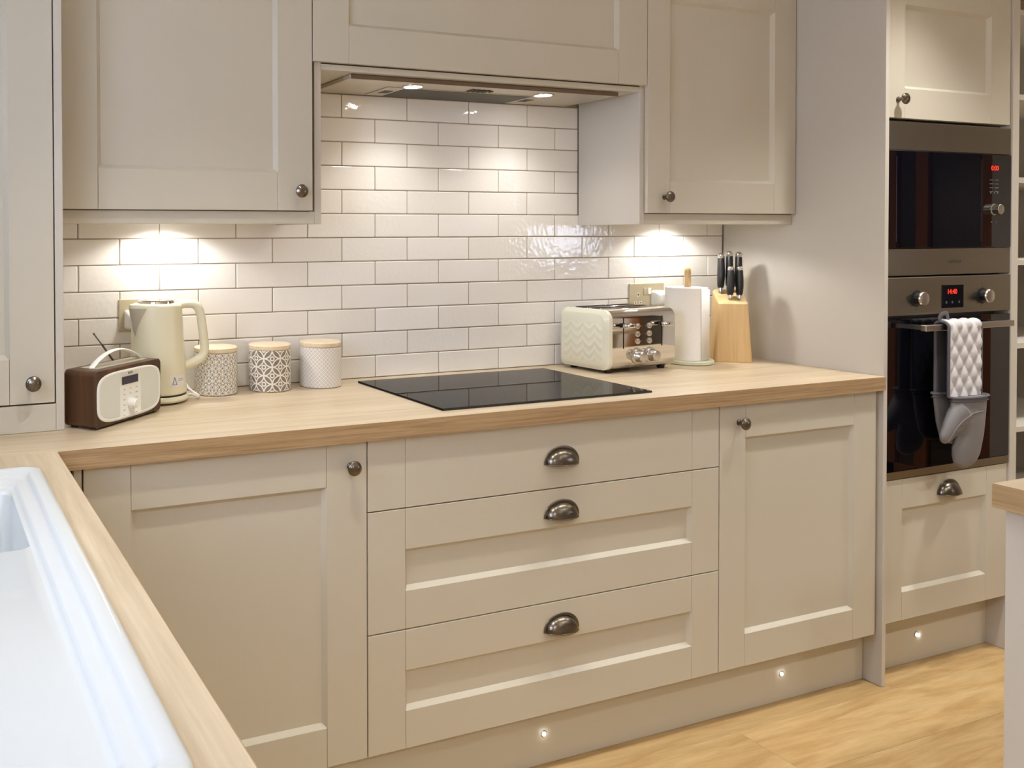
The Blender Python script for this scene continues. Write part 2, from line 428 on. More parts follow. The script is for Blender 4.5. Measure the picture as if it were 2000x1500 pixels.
# ------------------------------------------------------------------ tiles on the back wall
HW, RH, Z0, X0 = 0.1082, 0.0690, 1.6644, 1.1970
GR = 0.0024
tile_cache = {}
def tile_mesh(wd, ht):
    k = (round(wd, 4), round(ht, 4))
    if k not in tile_cache:
        t = B(); t.box(0, wd, -0.0065, 0.0020, 0, ht, min(0.0022, wd/3), 2)
        tile_cache[k] = t.mesh('tile', M['tile'], smooth=0)
    return tile_cache[k]
XE = 2.6735
for r in range(0, 12):
    zt = Z0-RH*(r-1)-GR/2; zb = Z0-RH*r+GR/2
    zb = max(zb, T+0.001)
    if r == 0: zt = 1.7315
    lo, hi = (0.20, XE) if r >= 5 else ((1.0105, 2.0440) if r < 4 else (0.25, XE))
    if r == 4: lo, hi = 1.0005, 2.0440
    k = -12 + (0 if r % 2 == 0 else 1)
    if (k % 2) != (r % 2): k += 1
    while X0+HW*k < hi:
        a = max(X0+HW*k+GR/2, lo); b_ = min(X0+HW*(k+2)-GR/2, hi)
        if b_-a > 0.006:
            inst('tile', tile_mesh(b_-a, zt-zb), (a, 0.0065 + random.uniform(-0.0006, 0.0004), zb), wb)
        k += 2

# ------------------------------------------------------------------ handles
def knob_mesh():
    b = B(); q = Matrix.Rotation(PI/2, 4, 'X')
    b.lathe([(0.0085, 0), (0.0085, 0.002), (0.0055, 0.004), (0.005, 0.012), (0.008, 0.016), (0.0155, 0.019), (0.0166, 0.022), (0.0155, 0.0245), (0.0135, 0.0252), (0.0125, 0.0262), (0.0085, 0.0292), (0.0, 0.0305)], 28, q)
    return b.mesh('knob', M['bronze'], smooth=50)
KNOB = knob_mesh()
def cup_mesh():
    b = B(); a, h, p = 0.046, 0.036, 0.026
    nu, nv = 28, 10
    def surf(sa, t=0.0):
        G = []
        for j in range(nv+1):
            v_ = PI/2*j/nv
            G.append([(-(a-t)*math.cos(PI*i/nu), -(p-t)*math.sin(v_)*math.sin(PI*i/nu)**0.8, (h-t)*math.cos(v_)*math.sin(PI*i/nu)**0.9) for i in range(nu+1)])
        return G
    t = bmesh.new()
    for tt in (0.0, 0.0018):
        V = [[t.verts.new(c) for c in row_] for row_ in surf(0, tt)]
        for j in range(nv):
            for i in range(nu):
                t.faces.new((V[j][i], V[j][i+1], V[j+1][i+1], V[j+1][i]))
    bmesh.ops.remove_doubles(t, verts=t.verts, dist=1e-6)
    b.add(t)
    # flat flange against the drawer and a rolled lower lip
    arc = [(-(a+0.003)*math.cos(PI*i/28), -0.0018, (h+0.003)*math.sin(PI*i/28)**0.9) for i in range(29)]
    b.tube(arc, 0.0045, 8, 0.0020, up_=Vector((0, 1, 0)))
    lip = [(-a*math.cos(PI*i/28), -p*math.sin(PI*i/28)**0.8, 0) for i in range(29)]
    b.tube(lip, 0.0014, 8)
    return b.mesh('cup_handle', M['bronze'], smooth=60)
CUP = cup_mesh()

# ------------------------------------------------------------------ shaker fronts (facing -y)
RD = 0.011          # recess depth
def front(parent, name, x0, x1, z0, z1, yf, sl=0.093, sr=0.096, rt_=0.093, rb=0.088, flat=False, th=0.021):
    g = 0.0004
    ox0, ox1, oz0, oz1 = x0+sl, x1-sr, z0+rb, z1-rt_
    bv = 0.009
    if flat:
        d = B().box(ox0+g, ox1-g, yf, yf+th, z0, z1, 0.0007).obj(name, M['paint_rail'], parent)
        for a, b_ in ((x0, ox0-g), (ox1+g, x1)):
            B().box(a, b_, yf, yf+th, z0, z1, 0.0007).obj('stile', M['paint'], d)
        return d
    d = B().box(ox0-0.004, ox1+0.004, yf+RD, yf+th-0.002, oz0-0.004, oz1+0.004).obj(name, M['paint'], parent)
    # each stile and rail carries its own bevel towards the recess, mitred at the corners
    def bevq(b, p0, p1, q1, q0): b.quad([(p0[0], yf+0.0006, p0[1]), (p1[0], yf+0.0006, p1[1]), (q1[0], yf+RD+0.0003, q1[1]), (q0[0], yf+RD+0.0003, q0[1])])
    b = B().box(x0, ox0-g, yf, yf+th, z0, z1, 0.0008)
    bevq(b, (ox0-g, oz1), (ox0-g, oz0), (ox0+bv, oz0+bv), (ox0+bv, oz1-bv)); b.obj('stile', M['paint'], d)
    b = B().box(ox1+g, x1, yf, yf+th, z0, z1, 0.0008)
    bevq(b, (ox1+g, oz0), (ox1+g, oz1), (ox1-bv, oz1-bv), (ox1-bv, oz0+bv)); b.obj('stile', M['paint'], d)
    b = B().box(ox0+g, ox1-g, yf, yf+th, z0, oz0, 0.0007)
    bevq(b, (ox0, oz0), (ox1, oz0), (ox1-bv, oz0+bv), (ox0+bv, oz0+bv)); b.obj('rail', M['paint_rail'], d)
    b = B().box(ox0+g, ox1-g, yf, yf+th, oz1, z1, 0.0007)
    bevq(b, (ox1, oz1), (ox0, oz1), (ox0+bv, oz1-bv), (ox1-bv, oz1-bv)); b.obj('rail', M['paint_rail'], d)
    return d
def knob(d, x, yf, z): return inst('knob', KNOB, (x, yf, z), d)
def cup(d, x, yf, z): return inst('cup_handle', CUP, (x, yf, z), d)

def carcass(parent, x0, x1, y0, y1, z0, z1, t=0.016):
    b = B()
    b.box(x0, x0+t, y0, y1, z0, z1).box(x1-t, x1, y0, y1, z0, z1)
    b.box(x0+t, x1-t, y0, y1, z0, z0+t).box(x0+t, x1-t, y0, y1, z1-t, z1).box(x0+t, x1-t, y1-0.008, y1, z0+t, z1-t)
    # dark board colour: the shade in the door gaps is painted in
    o = b.obj('carcass', M['dark_gap'], parent)
    return o

# ------------------------------------------------------------------ wall cabinets
ZU0, ZU1, ZP = 1.3866, 2.115, 1.355
def wall_cabinet(label, x0, x1, kx, lampx, pan, mirror):
    t = thing('wall_cabinet', label, 'cabinet', (x0, -0.002, ZP), group='wall cabinets over the worktop')
    d0, d1 = (x0+0.003, 0.9790) if pan[0] > x0+0.1 else (2.0618, x1-0.002)
    carcass(t, max(min(d0, d1), pan[1]+0.0004 if mirror else 0), min(max(d0, d1), 9 if mirror else pan[0]-0.0004), YU+0.0145, -0.002, ZU0, ZU1)
    d = front(t, 'door', d0, d1, 1.388, 2.112, YU, 0.086, 0.094, 0.093, 0.094, th=0.0135)
    knob(d, kx, YU, 1.4355)
    B().box(pan[0], pan[1], YU+0.0142, -0.002, ZP, ZU1, 0.0007).obj('end_panel', M['paint_side'], t)
    px0, px1 = (x0, pan[0]-0.0004) if not mirror else (pan[1]+0.0004, x1)
    b = B().box(px0, px1, YU+0.0142, YU+0.032, ZP, 1.3862, 0.0007)
    b.obj('pelmet', M['paint_rail'], t)
    # white underside seen from below
    B().box(max(min(d0, d1), pan[1]+0.0004 if mirror else 0), min(max(d0, d1), 9 if mirror else pan[0]-0.0004), YU+0.0405, -0.002, ZU0-0.002, ZU0-0.0003).obj('base_board', M['carcass'], t)
    lf = B().lathe([(0.0, 0), (0.026, 0), (0.028, -0.003), (0.026, -0.0065), (0.0, -0.0065)], 24, Matrix.Translation((lampx, -0.10, ZU0-0.0022)))
    f = lf.obj('lamp_fitting', M['steel_bright'], t)
    B().lathe([(0.0, -0.0067), (0.018, -0.0067), (0.018, -0.0072), (0.0, -0.0072)], 24, Matrix.Translation((lampx, -0.10, ZU0-0.0022))).obj('lamp_lens', M['lamp'], f)
    return t
wall_cabinet('beige wall cabinet over the kettle and canisters, knob at its lower right', 0.352, 1.0095, 0.9406, 0.660, (0.9905, 1.0095), False)
wall_cabinet('beige wall cabinet over the knife block, knob at its lower left', 2.0450, 2.6725, 2.1265, 2.390, (2.0450, 2.0640), True)

# cabinet that houses the extractor
t = thing('hood_cabinet', 'beige cabinet over the extractor hood with one wide shaker front', 'cabinet', (1.0, -0.002, 1.743))
carcass(t, 1.0105, 2.0440, YU+0.0145, -0.002, 1.760, ZU1)
front(t, 'door', 0.9818, 2.0590, 1.7615, 2.112, YU, 0.100, 0.106, 0.096, 0.095, th=0.0135)
B().box(1.0103, 2.0442, YU+0.0142, -0.002, 1.7440, 1.7588, 0.0007).obj('base_board', M['paint_rail'], t)

# extractor hood under it
t = thing('extractor_hood', 'built-in extractor hood with two lit lamps above the hob', 'extractor hood', (1.545, -0.115, 1.732))
HZ = 1.7325
B().box(1.106, 1.986, -0.2285, -0.004, HZ, 1.7425, 0.0005).obj('canopy', M['steel_hood'], t)
B().box(1.106, 1.986, -0.2325, -0.2287, HZ-0.0012, 1.7425, 0.0005).obj('front_shade_strip', M['hood_shade'], t)  # dark strip: shade on the plate's front edge put into its colour
f = B().box(1.262, 1.803, -0.150, -0.018, HZ-0.0022, HZ-0.0002).obj('filter_frame', M['steel_hood'], t)
B().box(1.318, 1.742, -0.146, -0.022, HZ-0.0030, HZ-0.0023).obj('filter_mesh', M['filter'], f)
for x in (1.292, 1.772):
    B().box(x-0.014, x+0.014, -0.104, -0.064, HZ-0.0032, HZ-0.0023, 0.0003).obj('latch', M['black'], f)
for x in (1.3235, 1.760):
    l = B().lathe([(0.030, 0), (0.030, -0.002), (0.027, -0.003), (0.024, -0.003)], 28, Matrix.Translation((x, -0.178, HZ)), False).obj('lamp_ring', M['steel_bright'], t)
    B().lathe([(0, -0.0012), (0.0255, -0.0012), (0.0255, -0.0026), (0, -0.0026)], 28, Matrix.Translation((x, -0.178, HZ))).obj('lamp_lens', M['lamp'], l)
for k in range(5):
    x = 1.5125+0.0165*k
    B().box(x-(0.005 if k < 4 else 0.004), x+(0.005 if k < 4 else 0.004), -0.193 if k < 4 else -0.184, -0.160 if k < 4 else -0.170, HZ-0.003, HZ-0.0002, 0.0006).obj('button', M['black'], t)

# ------------------------------------------------------------------ cabinet standing on the sink worktop in the corner
t = thing('dresser_cabinet', 'tall beige cabinet standing on the worktop beside the radio', 'cabinet', (0.0, -0.002, T))
carcass(t, XW0+0.003, 0.3275, YDR+0.0225, -0.002, 0.968, ZU1)
d = front(t, 'door', -0.182, 0.3268, 0.9715, 2.112, YDR, 0.094, 0.0935, 0.093, 0.0955)
knob(d, 0.280, YDR, 1.0167)
B().box(0.3295, 0.3470, YDR, -0.002, T+0.0005, ZU1, 0.0007).obj('end_panel', M['paint_side'], t)
B().box(XW0+0.003, 0.3291, YDR, YDR+0.018, T+0.0005, 0.9680, 0.0007).obj('base_rail', M['paint_rail'], t)
B().box(XW0+0.003, -0.185, YDR+0.001, YDR+0.0225, 0.9715, 2.112).obj('filler', M['paint'], t)

# ------------------------------------------------------------------ base units
def base_unit(name, label, cat, x0, x1, grp=None):
    t = thing(name, label, cat, (x0, -0.01, 0.14), group=grp)
    carcass(t, x0+0.001, x1-0.001, YF+0.0235, -0.01, 0.150, 0.8695)
    return t
t = base_unit('base_cabinet', 'beige base cabinet in the corner below the canisters, knob at its upper right', 'cabinet', 0.340, 0.9885, 'base cabinets under the back worktop')
d = front(t, 'door', 0.3578, 0.9870, 0.1545, 0.8665, YF, 0.095, 0.099, 0.093, 0.088)
knob(d, 0.9461, YF, 0.8150)
B().box(0.3392, 0.3550, YF+0.004, YF+0.0225, 0.1545, 0.8690, 0.0006).obj('corner_post', M['paint'], t)
t = base_unit('drawer_unit', 'wide beige drawer unit with three cup handles below the hob', 'drawer unit', 0.9885, 2.0440)
for z0, z1, zc, flat in ((0.7072, 0.8665, 0.7665, True), (0.4296, 0.7043, 0.6350, False), (0.1545, 0.4267, 0.3555, False)):
    d = front(t, 'drawer', 0.9902, 2.0425, z0, z1, YF, 0.096, 0.094, 0.093, 0.087, flat)
    cup(d, 1.5238, YF, zc)
t = base_unit('base_cabinet', 'beige base cabinet between the drawers and the oven, knob at its upper left', 'cabinet', 2.0440, 2.6735, 'base cabinets under the back worktop')
d = front(t, 'door', 2.0458, 2.6560, 0.1545, 0.8665, YF, 0.094, 0.092, 0.090, 0.088)
knob(d, 2.1141, YF, 0.8185)
B().box(2.6575, 2.6733, YF+0.010, YF+0.0225, 0.1545, 0.8690, 0.0006).obj('filler', M['paint'], t)

t = thing('plinth', 'long beige kick board with two small lit lamps under the base cabinets', 'plinth', (1.5, -0.487, 0))
B().box(XL-0.005, 2.6725, -0.4870, -0.4700, 0.0005, 0.1530, 0.0008).obj('board', M['paint_rail'], t)
def plinth_lamp(t, x, y, z):
    q = Matrix.Translation((x, y, z)) @ Matrix.Rotation(PI/2, 4, 'X')
    l = B().lathe([(0.0, 0.0), (0.0085, 0.0), (0.0085, 0.0012), (0.0062, 0.0020), (0.006, 0.0009), (0, 0.0009)], 24, q).obj('lamp_ring', M['steel_bright'], t)
    B().lathe([(0.0, 0.0010), (0.0056, 0.0010), (0.0045, 0.0018), (0, 0.0020)], 20, q).obj('lamp_lens', M['lamp_plinth'], l)
plinth_lamp(t, 1.508, -0.4870, 0.0775); plinth_lamp(t, 2.335, -0.4870, 0.0770)

# base units under the sink, their doors facing +x
t = thing('sink_base_cabinet', 'row of beige base cabinets hidden below the sink worktop', 'cabinet', (XW0, -1.3, 0))
B().box(XW0+0.002, 0.268, -1.985, -0.575, 0.15, 0.690).obj('carcass', M['dark_gap'], t)
B().box(XW0+0.002, 0.268, -0.570, -0.540, 0.15, 0.8695).obj('corner_panel', M['paint_side'], t)
for k in range(3):
    y0 = -1.985+0.47*k
    d = B().box(0.2695, 0.282, y0+0.002, y0+0.468, 0.1545, 0.8665, 0.0007).obj('door', M['paint'], t)
    for a, b_, c, e in ((0, 0.09, 0, 0.712), (0.376, 0.466, 0, 0.712)):
        B().box(0.2824, 0.290, y0+0.002+a, y0+0.002+b_, 0.1545+c, 0.1545+e, 0.0007).obj('stile', M['paint'], d)
    for c, e in ((0, 0.09), (0.622, 0.712)):
        B().box(0.2824, 0.290, y0+0.0924, y0+0.3776, 0.1545+c, 0.1545+e, 0.0007).obj('rail', M['paint_rail'], d)
    inst('knob', KNOB, (0.290, y0+0.045, 0.815), d, (0, 0, PI/2))
B().box(0.23, 0.246, -1.985, -0.49, 0.0005, 0.1490).obj('kick_board', M['paint_rail'], t)

# ------------------------------------------------------------------ worktops
def worktop(name, label, x0, x1, y0, y1, holes, mt, me_, cat='worktop'):
    """top slab with a rectangular cut-out, if any, and a separate edge band"""
    t = thing(name, label, cat, (x0, y1, T-TH))
    return t
t = thing('worktop', 'long oak-look worktop along the tiled wall holding hob and toaster', 'worktop', (1.2, -0.27, T-TH))
B().box(XW0+0.001, 2.6732, YD+0.0012, -0.0012, T-TH, T, 0.0006).obj('slab', M['worktop'], t)
B().box(XL+0.0015, 2.6732, YD, YD+0.0010, T-TH, T-0.0002, 0.0002).obj('edge_band', M['edge'], t)
t = thing('worktop', 'oak-look worktop with the white sink let into it', 'worktop', (0.0, -1.3, T-TH))
SX0, SX1, SY0, SY1 = -0.225, 0.257, -1.625, -0.668
b = B()
b.box(XW0+0.001, SX0+0.02, -1.995, YD-0.0002, T-TH, T).box(SX1-0.02, XL-0.0012, -1.995, YD-0.0002, T-TH, T)
b.box(SX0+0.02, SX1-0.02, -1.995, SY0+0.02, T-TH, T).box(SX0+0.02, SX1-0.02, SY1-0.02, YD-0.0002, T-TH, T)
bmesh.ops.remove_doubles(b.bm, verts=b.bm.verts, dist=1e-5)
b.obj('slab', M['worktop_y'], t)
B().box(XL-0.0010, XL, -1.995, YD-0.0002, T-TH, T-0.0002, 0.0002).obj('edge_band', M['edge_y'], t)

# ------------------------------------------------------------------ sink
t = thing('sink', 'white ceramic inset sink with bowl and drainer', 'sink', (0.016, -1.146, T))
b = B()
def rl(i, z, r): return [(x, y, z) for x, y in rrect(SX0+i, SX1-i, SY0+i, SY1-i, r, 8)]
zt = T+0.011
loops = [rl(0, T+0.0005, 0.032), rl(0, T+0.004, 0.032), rl(0.0015, T+0.0085, 0.031), rl(0.005, zt-0.0003, 0.029), rl(0.010, zt, 0.026), rl(0.021, zt-0.0005, 0.022), rl(0.0245, zt-0.0022, 0.022),
         rl(0.0275, zt-0.0070, 0.022), rl(0.0305, zt-0.0100, 0.021), rl(0.0345, zt-0.0112, 0.020), rl(0.0440, zt-0.0116, 0.019), rl(0.0475, zt-0.0130, 0.020), rl(0.0505, zt-0.0180, 0.021), rl(0.0535, zt-0.0208, 0.022), rl(0.058, zt-0.0215, 0.022)]
tb = bmesh.new()
R = [[tb.verts.new(p) for p in L] for L in loops]
n = len(R[0])
for A_, C_ in zip(R, R[1:]):
    for k in range(n): tb.faces.new((A_[k], A_[(k+1) % n], C_[(k+1) % n], C_[k]))
BX0, BX1, BY0, BY1 = SX0+0.060, 0.203, -1.030, -0.738
zf = zt-0.0215
def bl_(i, z, r): return [tb.verts.new((x, y, z)) for x, y in rrect(BX0+i, BX1-i, BY0+i, BY1-i, r, 8)]
Bw = [bl_(0, zf, 0.024), bl_(0.002, zf-0.0012, 0.024), bl_(0.004, zf-0.005, 0.024), bl_(0.012, zf-0.14, 0.03), bl_(0.022, zf-0.160, 0.04), bl_(0.05, zf-0.168, 0.05)]
for A_, C_ in zip(Bw, Bw[1:]):
    for k in range(n): tb.faces.new((A_[k], A_[(k+1) % n], C_[(k+1) % n], C_[k]))
tb.faces.new(Bw[-1])
tb.edges.ensure_lookup_table()
es = []
for L in (R[-1], Bw[0]):
    for k in range(n): es.append(tb.edges.get((L[k], L[(k+1) % n])))
bmesh.ops.triangle_fill(tb, edges=es, use_beauty=True)
bmesh.ops.recalc_face_normals(tb, faces=tb.faces)
b.add(tb)
b.obj('basin', M['ceramic'], t, smooth=60)
B().lathe([(0.0, 0), (0.030, 0), (0.034, 0.001), (0.036, 0.0003)], 28, Matrix.Translation((0.02, -0.885, zf-0.1678)), False).obj('waste', M['steel_bright'], t)

# ------------------------------------------------------------------ hob
t = thing('hob', 'black glass hob set flat on the worktop', 'hob', (1.53, -0.28, T))
B().box(1.2105, 1.8520, -0.4905, -0.0690, T+0.0005, T+0.0055, 0.0009, 2).obj('glass_top', M['hobglass'], t, smooth=0)
B().box(1.2105, 1.8520, -0.4913, -0.4906, T+0.0006, T+0.0048).obj('front_trim', M['black'], t)

# ------------------------------------------------------------------ tall oven housing
XO0, XO1 = 2.6905, 3.2740
t = thing('tall_cabinet', 'tall beige cabinet housing the oven and the microwave', 'cabinet', (2.98, -0.01, 0))
B().box(XP, 2.6895, -0.5400, -0.002, 0.0005, 2.16, 0.0008).obj('end_panel', M['paint_side'], t)
B().box(3.2755, 3.3080, -0.5330, -0.002, 0.0005, 2.16, 0.0008).obj('end_panel', M['paint_side'], t)
b = B().box(XO0, XO1, -0.03, -0.01, 0.165, 2.14).box(XO0, XO1, -0.500, -0.03, 2.12, 2.14).box(XO0, XO1, -0.500, -0.03, 0.165, 0.18).box(XO0, XO1, -0.500, -0.03, 0.585, 0.596).box(XO0, XO1, -0.500, -0.03, 1.1955, 1.199).box(XO0, XO1, -0.500, -0.03, 1.6545, 1.662)
b.obj('carcass', M['dark_gap'], t)
d = front(t, 'door', 2.6925, 3.2720, 1.6635, 2.092, YT, 0.084, 0.096, 0.096, 0.088)
knob(d, 2.7455, YT, 1.7165)
d = front(t, 'drawer', 2.6925, 3.2600, 0.1750, 0.5960, YT, 0.086, 0.090, 0.088, 0.084)
cup(d, 2.9870, YT, 0.5330)
B().box(3.2610, 3.2735, YT+0.001, YT+0.02, 0.175, 0.596).obj('filler', M['paint'], t)
B().box(XO0, 3.2750, -0.4720, -0.4550, 0.0005, 0.1640, 0.0008).obj('plinth', M['paint_rail'], t)
plinth_lamp(t, 2.935, -0.4720, 0.083)

# microwave
t = thing('microwave', 'built-in black glass microwave above the oven', 'microwave', (2.98, -0.03, 1.199))
YM = YT-0.004
B().box(2.71, 3.25, -0.500, -0.05, 1.2, 1.653).obj('casing', M['black'], t)
B().box(XO0+0.0005, XO1-0.0005, YM+0.002, -0.501, 1.5700, 1.6530, 0.001).obj('top_trim', M['steel'], t)
bt = B().box(XO0+0.0005, XO1-0.0005, YM+0.002, -0.501, 1.2000, 1.2795, 0.001).obj('bottom_trim', M['steel'], t)
text('logo', 'LAMONA', 0.015, M['ink'], bt, (3.005, YM+0.0015, 1.238))
gl = B().box(XO0+0.0015, 3.1300, YM, -0.501, 1.2810, 1.5685, 0.001).obj('door_glass', M['blackglass'], t)
b = B()
for a, b_, c, e in ((2.735, 2.737, 1.30, 1.55), (3.125, 3.1262, 1.30, 1.55)): b.box(a, b_, YM-0.0003, YM, c, e)
b.obj('window_line', mat('glass_line', (0.03, 0.03, 0.035), 0.3), gl, kind='stuff')
cp = B().box(3.1315, XO1-0.0015, YM, -0.501, 1.2810, 1.5685, 0.001).obj('control_panel', M['blackglass'], t)
text('clock_digits', '0:00', 0.021, M['red'], cp, (3.1905, YM-0.0005, 1.5255))
b = B()
for k in range(4):
    for j in range(2): b.box(3.165+0.026*j, 3.183+0.026*j, YM-0.0004, YM, 1.488-0.012*k, 1.4905-0.012*k)
for k in range(3): b.box(3.168+0.017*k, 3.174+0.017*k, YM-0.0004, YM, 1.447, 1.452)
for k in range(2): b.box(3.172+0.024*k, 3.180+0.024*k, YM-0.0004, YM, 1.357, 1.361)
b.obj('printed_symbols', mat('panel_print', S(92, 92, 100), 0.5), cp, kind='stuff')
q = Matrix.Translation((3.186, YM, 1.398)) @ Matrix.Rotation(PI/2, 4, 'X')
B().lathe([(0.018, 0), (0.018, 0.002), (0.0155, 0.003), (0.0155, 0.020), (0.0145, 0.0212), (0.0, 0.0215)], 28, q).obj('dial', M['steel_bright'], cp)

# oven
t = thing('oven', 'built-in oven with steel control panel and black glass door', 'oven', (2.98, -0.03, 0.598))
B().box(2.71, 3.25, -0.500, -0.05, 0.60, 1.19).obj('casing', M['black'], t)
cp = B().box(XO0+0.0005, XO1-0.0005, YM, -0.501, 1.0820, 1.1945, 0.001).obj('control_panel', M['steel'], t)
dp = B().box(2.942, 3.043, YM-0.0012, YM, 1.0985, 1.168, 0.0005).obj('display', M['blackglass'], cp)
text('clock_digits', '14:40', 0.021, M['red'], cp, (2.988, YM-0.0018, 1.147))
b = B()
for x in (2.962, 2.990, 3.022): b.box(x-0.0035, x+0.0035, YM-0.0016, YM-0.0012, 1.112, 1.119)
b.obj('touch_mark', mat('panel_mark', S(70, 72, 80), 0.5), cp, kind='stuff')
for x in (2.826, 3.132):
    q = Matrix.Translation((x, YM, 1.1315)) @ Matrix.Rotation(PI/2, 4, 'X')
    k = B().lathe([(0.025, 0), (0.025, 0.002), (0.0165, 0.003), (0.0165, 0.018), (0.0, 0.018)], 30, q).obj('dial', M['black'], cp)
    B().lathe([(0.0205, 0.0182), (0.0215, 0.0195), (0.0212, 0.0225), (0.0195, 0.0245), (0.012, 0.0252), (0.0, 0.0254)], 30, q).obj('dial_cap', M['steel_bright'], k)
    b = B()
    for aa in range(0, 360, 45): b.box(x+0.031*math.cos(math.radians(aa))-0.0015, x+0.031*math.cos(math.radians(aa))+0.0015, YM-0.0004, YM, 1.1315+0.031*math.sin(math.radians(aa))-0.0015, 1.1315+0.031*math.sin(math.radians(aa))+0.0015)
    b.obj('dial_marks', M['ink'], cp, kind='stuff')
d = B().box(XO0+0.0015, XO1-0.0015, YM, -0.501, 0.6235, 1.0720, 0.001).obj('door', M['blackglass'], t)
B().box(XO0+0.0015, XO1-0.0015, YM-0.0005, -0.501, 0.6010, 0.6225, 0.001).obj('bottom_trim', M['steel'], d)
h = B().box(2.7800, 3.1900, YM-0.0560, YM-0.0400, 1.0400, 1.0580, 0.0015).box(2.790, 2.810, YM-0.0400, YM-0.0001, 1.0430, 1.0550).box(3.160, 3.180, YM-0.0400, YM-0.0001, 1.0430, 1.0550)
h.obj('handle', M['steel_bright'], d)
HY = YM-0.048                       # middle of the handle bar

# ------------------------------------------------------------------ double oven glove over the oven handle
t = thing('oven_glove', 'grey and silver double oven glove hanging over the oven handle', 'oven glove', (2.99, HY, 0.62))
gx0, gx1 = 2.8620, 3.0100
path = []
yfr, ybk, ztop = HY-0.017, HY+0.0165, 1.0640
for k in range(30): path.append((yfr-0.002, 0.846+(ztop-0.010-0.846)*k/29, 0.0, 0.0))
for k in range(1, 9):
    a = PI*k/9; path.append((HY-0.0175*math.cos(a), ztop-0.010+0.012*math.sin(a), 0, 0))
for k in range(24): path.append((ybk, ztop-0.010-(ztop-0.010-0.85)*k/23, 0, 0))
NU = 40
tb = bmesh.new(); rows = []
dist = 0.0
for i, (y, z, _, dx) in enumerate(path):
    if i: dist += math.hypot(y-path[i-1][0], z-path[i-1][1])
    p0 = path[max(i-1, 0)]; p1 = path[min(i+1, len(path)-1)]
    dv = Vector((0, p1[0]-p0[0], p1[1]-p0[1])).normalized(); nrm = Vector((0, -dv.z, dv.y))
    row_ = []
    for j in range(NU+1):
        u = j/NU; x = gx0+(gx1-gx0)*u
        a = (u*3.3 + dist/0.062); c = (u*3.3 - dist/0.062)
        puff = (abs(math.sin(PI*a))*abs(math.sin(PI*c)))**0.6
        puff *= min(1, min(u, 1-u)/0.04)
        row_.append(Vector((x+dx, y, z)) + nrm*(0.0085*puff))
    rows.append(row_)
V = [[tb.verts.new(p) for p in r_] for r_ in rows]
for a, c in zip(V, V[1:]):
    for j in range(NU): tb.faces.new((a[j], a[j+1], c[j+1], c[j]))
# inner (flat) side
V2 = []
for i, (y, z, _, dx) in enumerate(path):
    p0 = path[max(i-1, 0)]; p1 = path[min(i+1, len(path)-1)]
    dv = Vector((0, p1[0]-p0[0], p1[1]-p0[1])).normalized(); nrm = Vector((0, -dv.z, dv.y))
    V2.append([tb.verts.new(Vector((x+dx, y, z))-nrm*0.004) for x in (gx0, gx1)])
for a, c, A_, C_ in zip(V2, V2[1:], V, V[1:]):
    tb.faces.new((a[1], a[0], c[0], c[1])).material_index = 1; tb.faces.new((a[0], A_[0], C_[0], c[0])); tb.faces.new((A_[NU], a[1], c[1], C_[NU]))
bmesh.ops.recalc_face_normals(tb, faces=tb.faces)
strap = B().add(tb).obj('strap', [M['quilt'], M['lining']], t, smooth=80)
for j, xx in ((0, gx0), (NU, gx1)):
    B().tube([(xx+p[3], p[0]+(0 if i < 30 else 0), p[1]) for i, p in enumerate(path)], 0.0042, 8, up_=Vector((1, 0, 0))).obj('binding', M['quilt_edge'], strap)
B().tube(smooth_path([(gx0+0.002, HY+0.004, 1.066), (gx0-0.006, HY+0.003, 1.076), (gx0+0.004, HY+0.002, 1.086), (gx0+0.022, HY, 1.088), (gx0+0.028, HY, 1.070)]), 0.007, 8, 0.002, up_=Vector((0, 1, 0))).obj('hanging_loop', M['quilt_edge'], t)
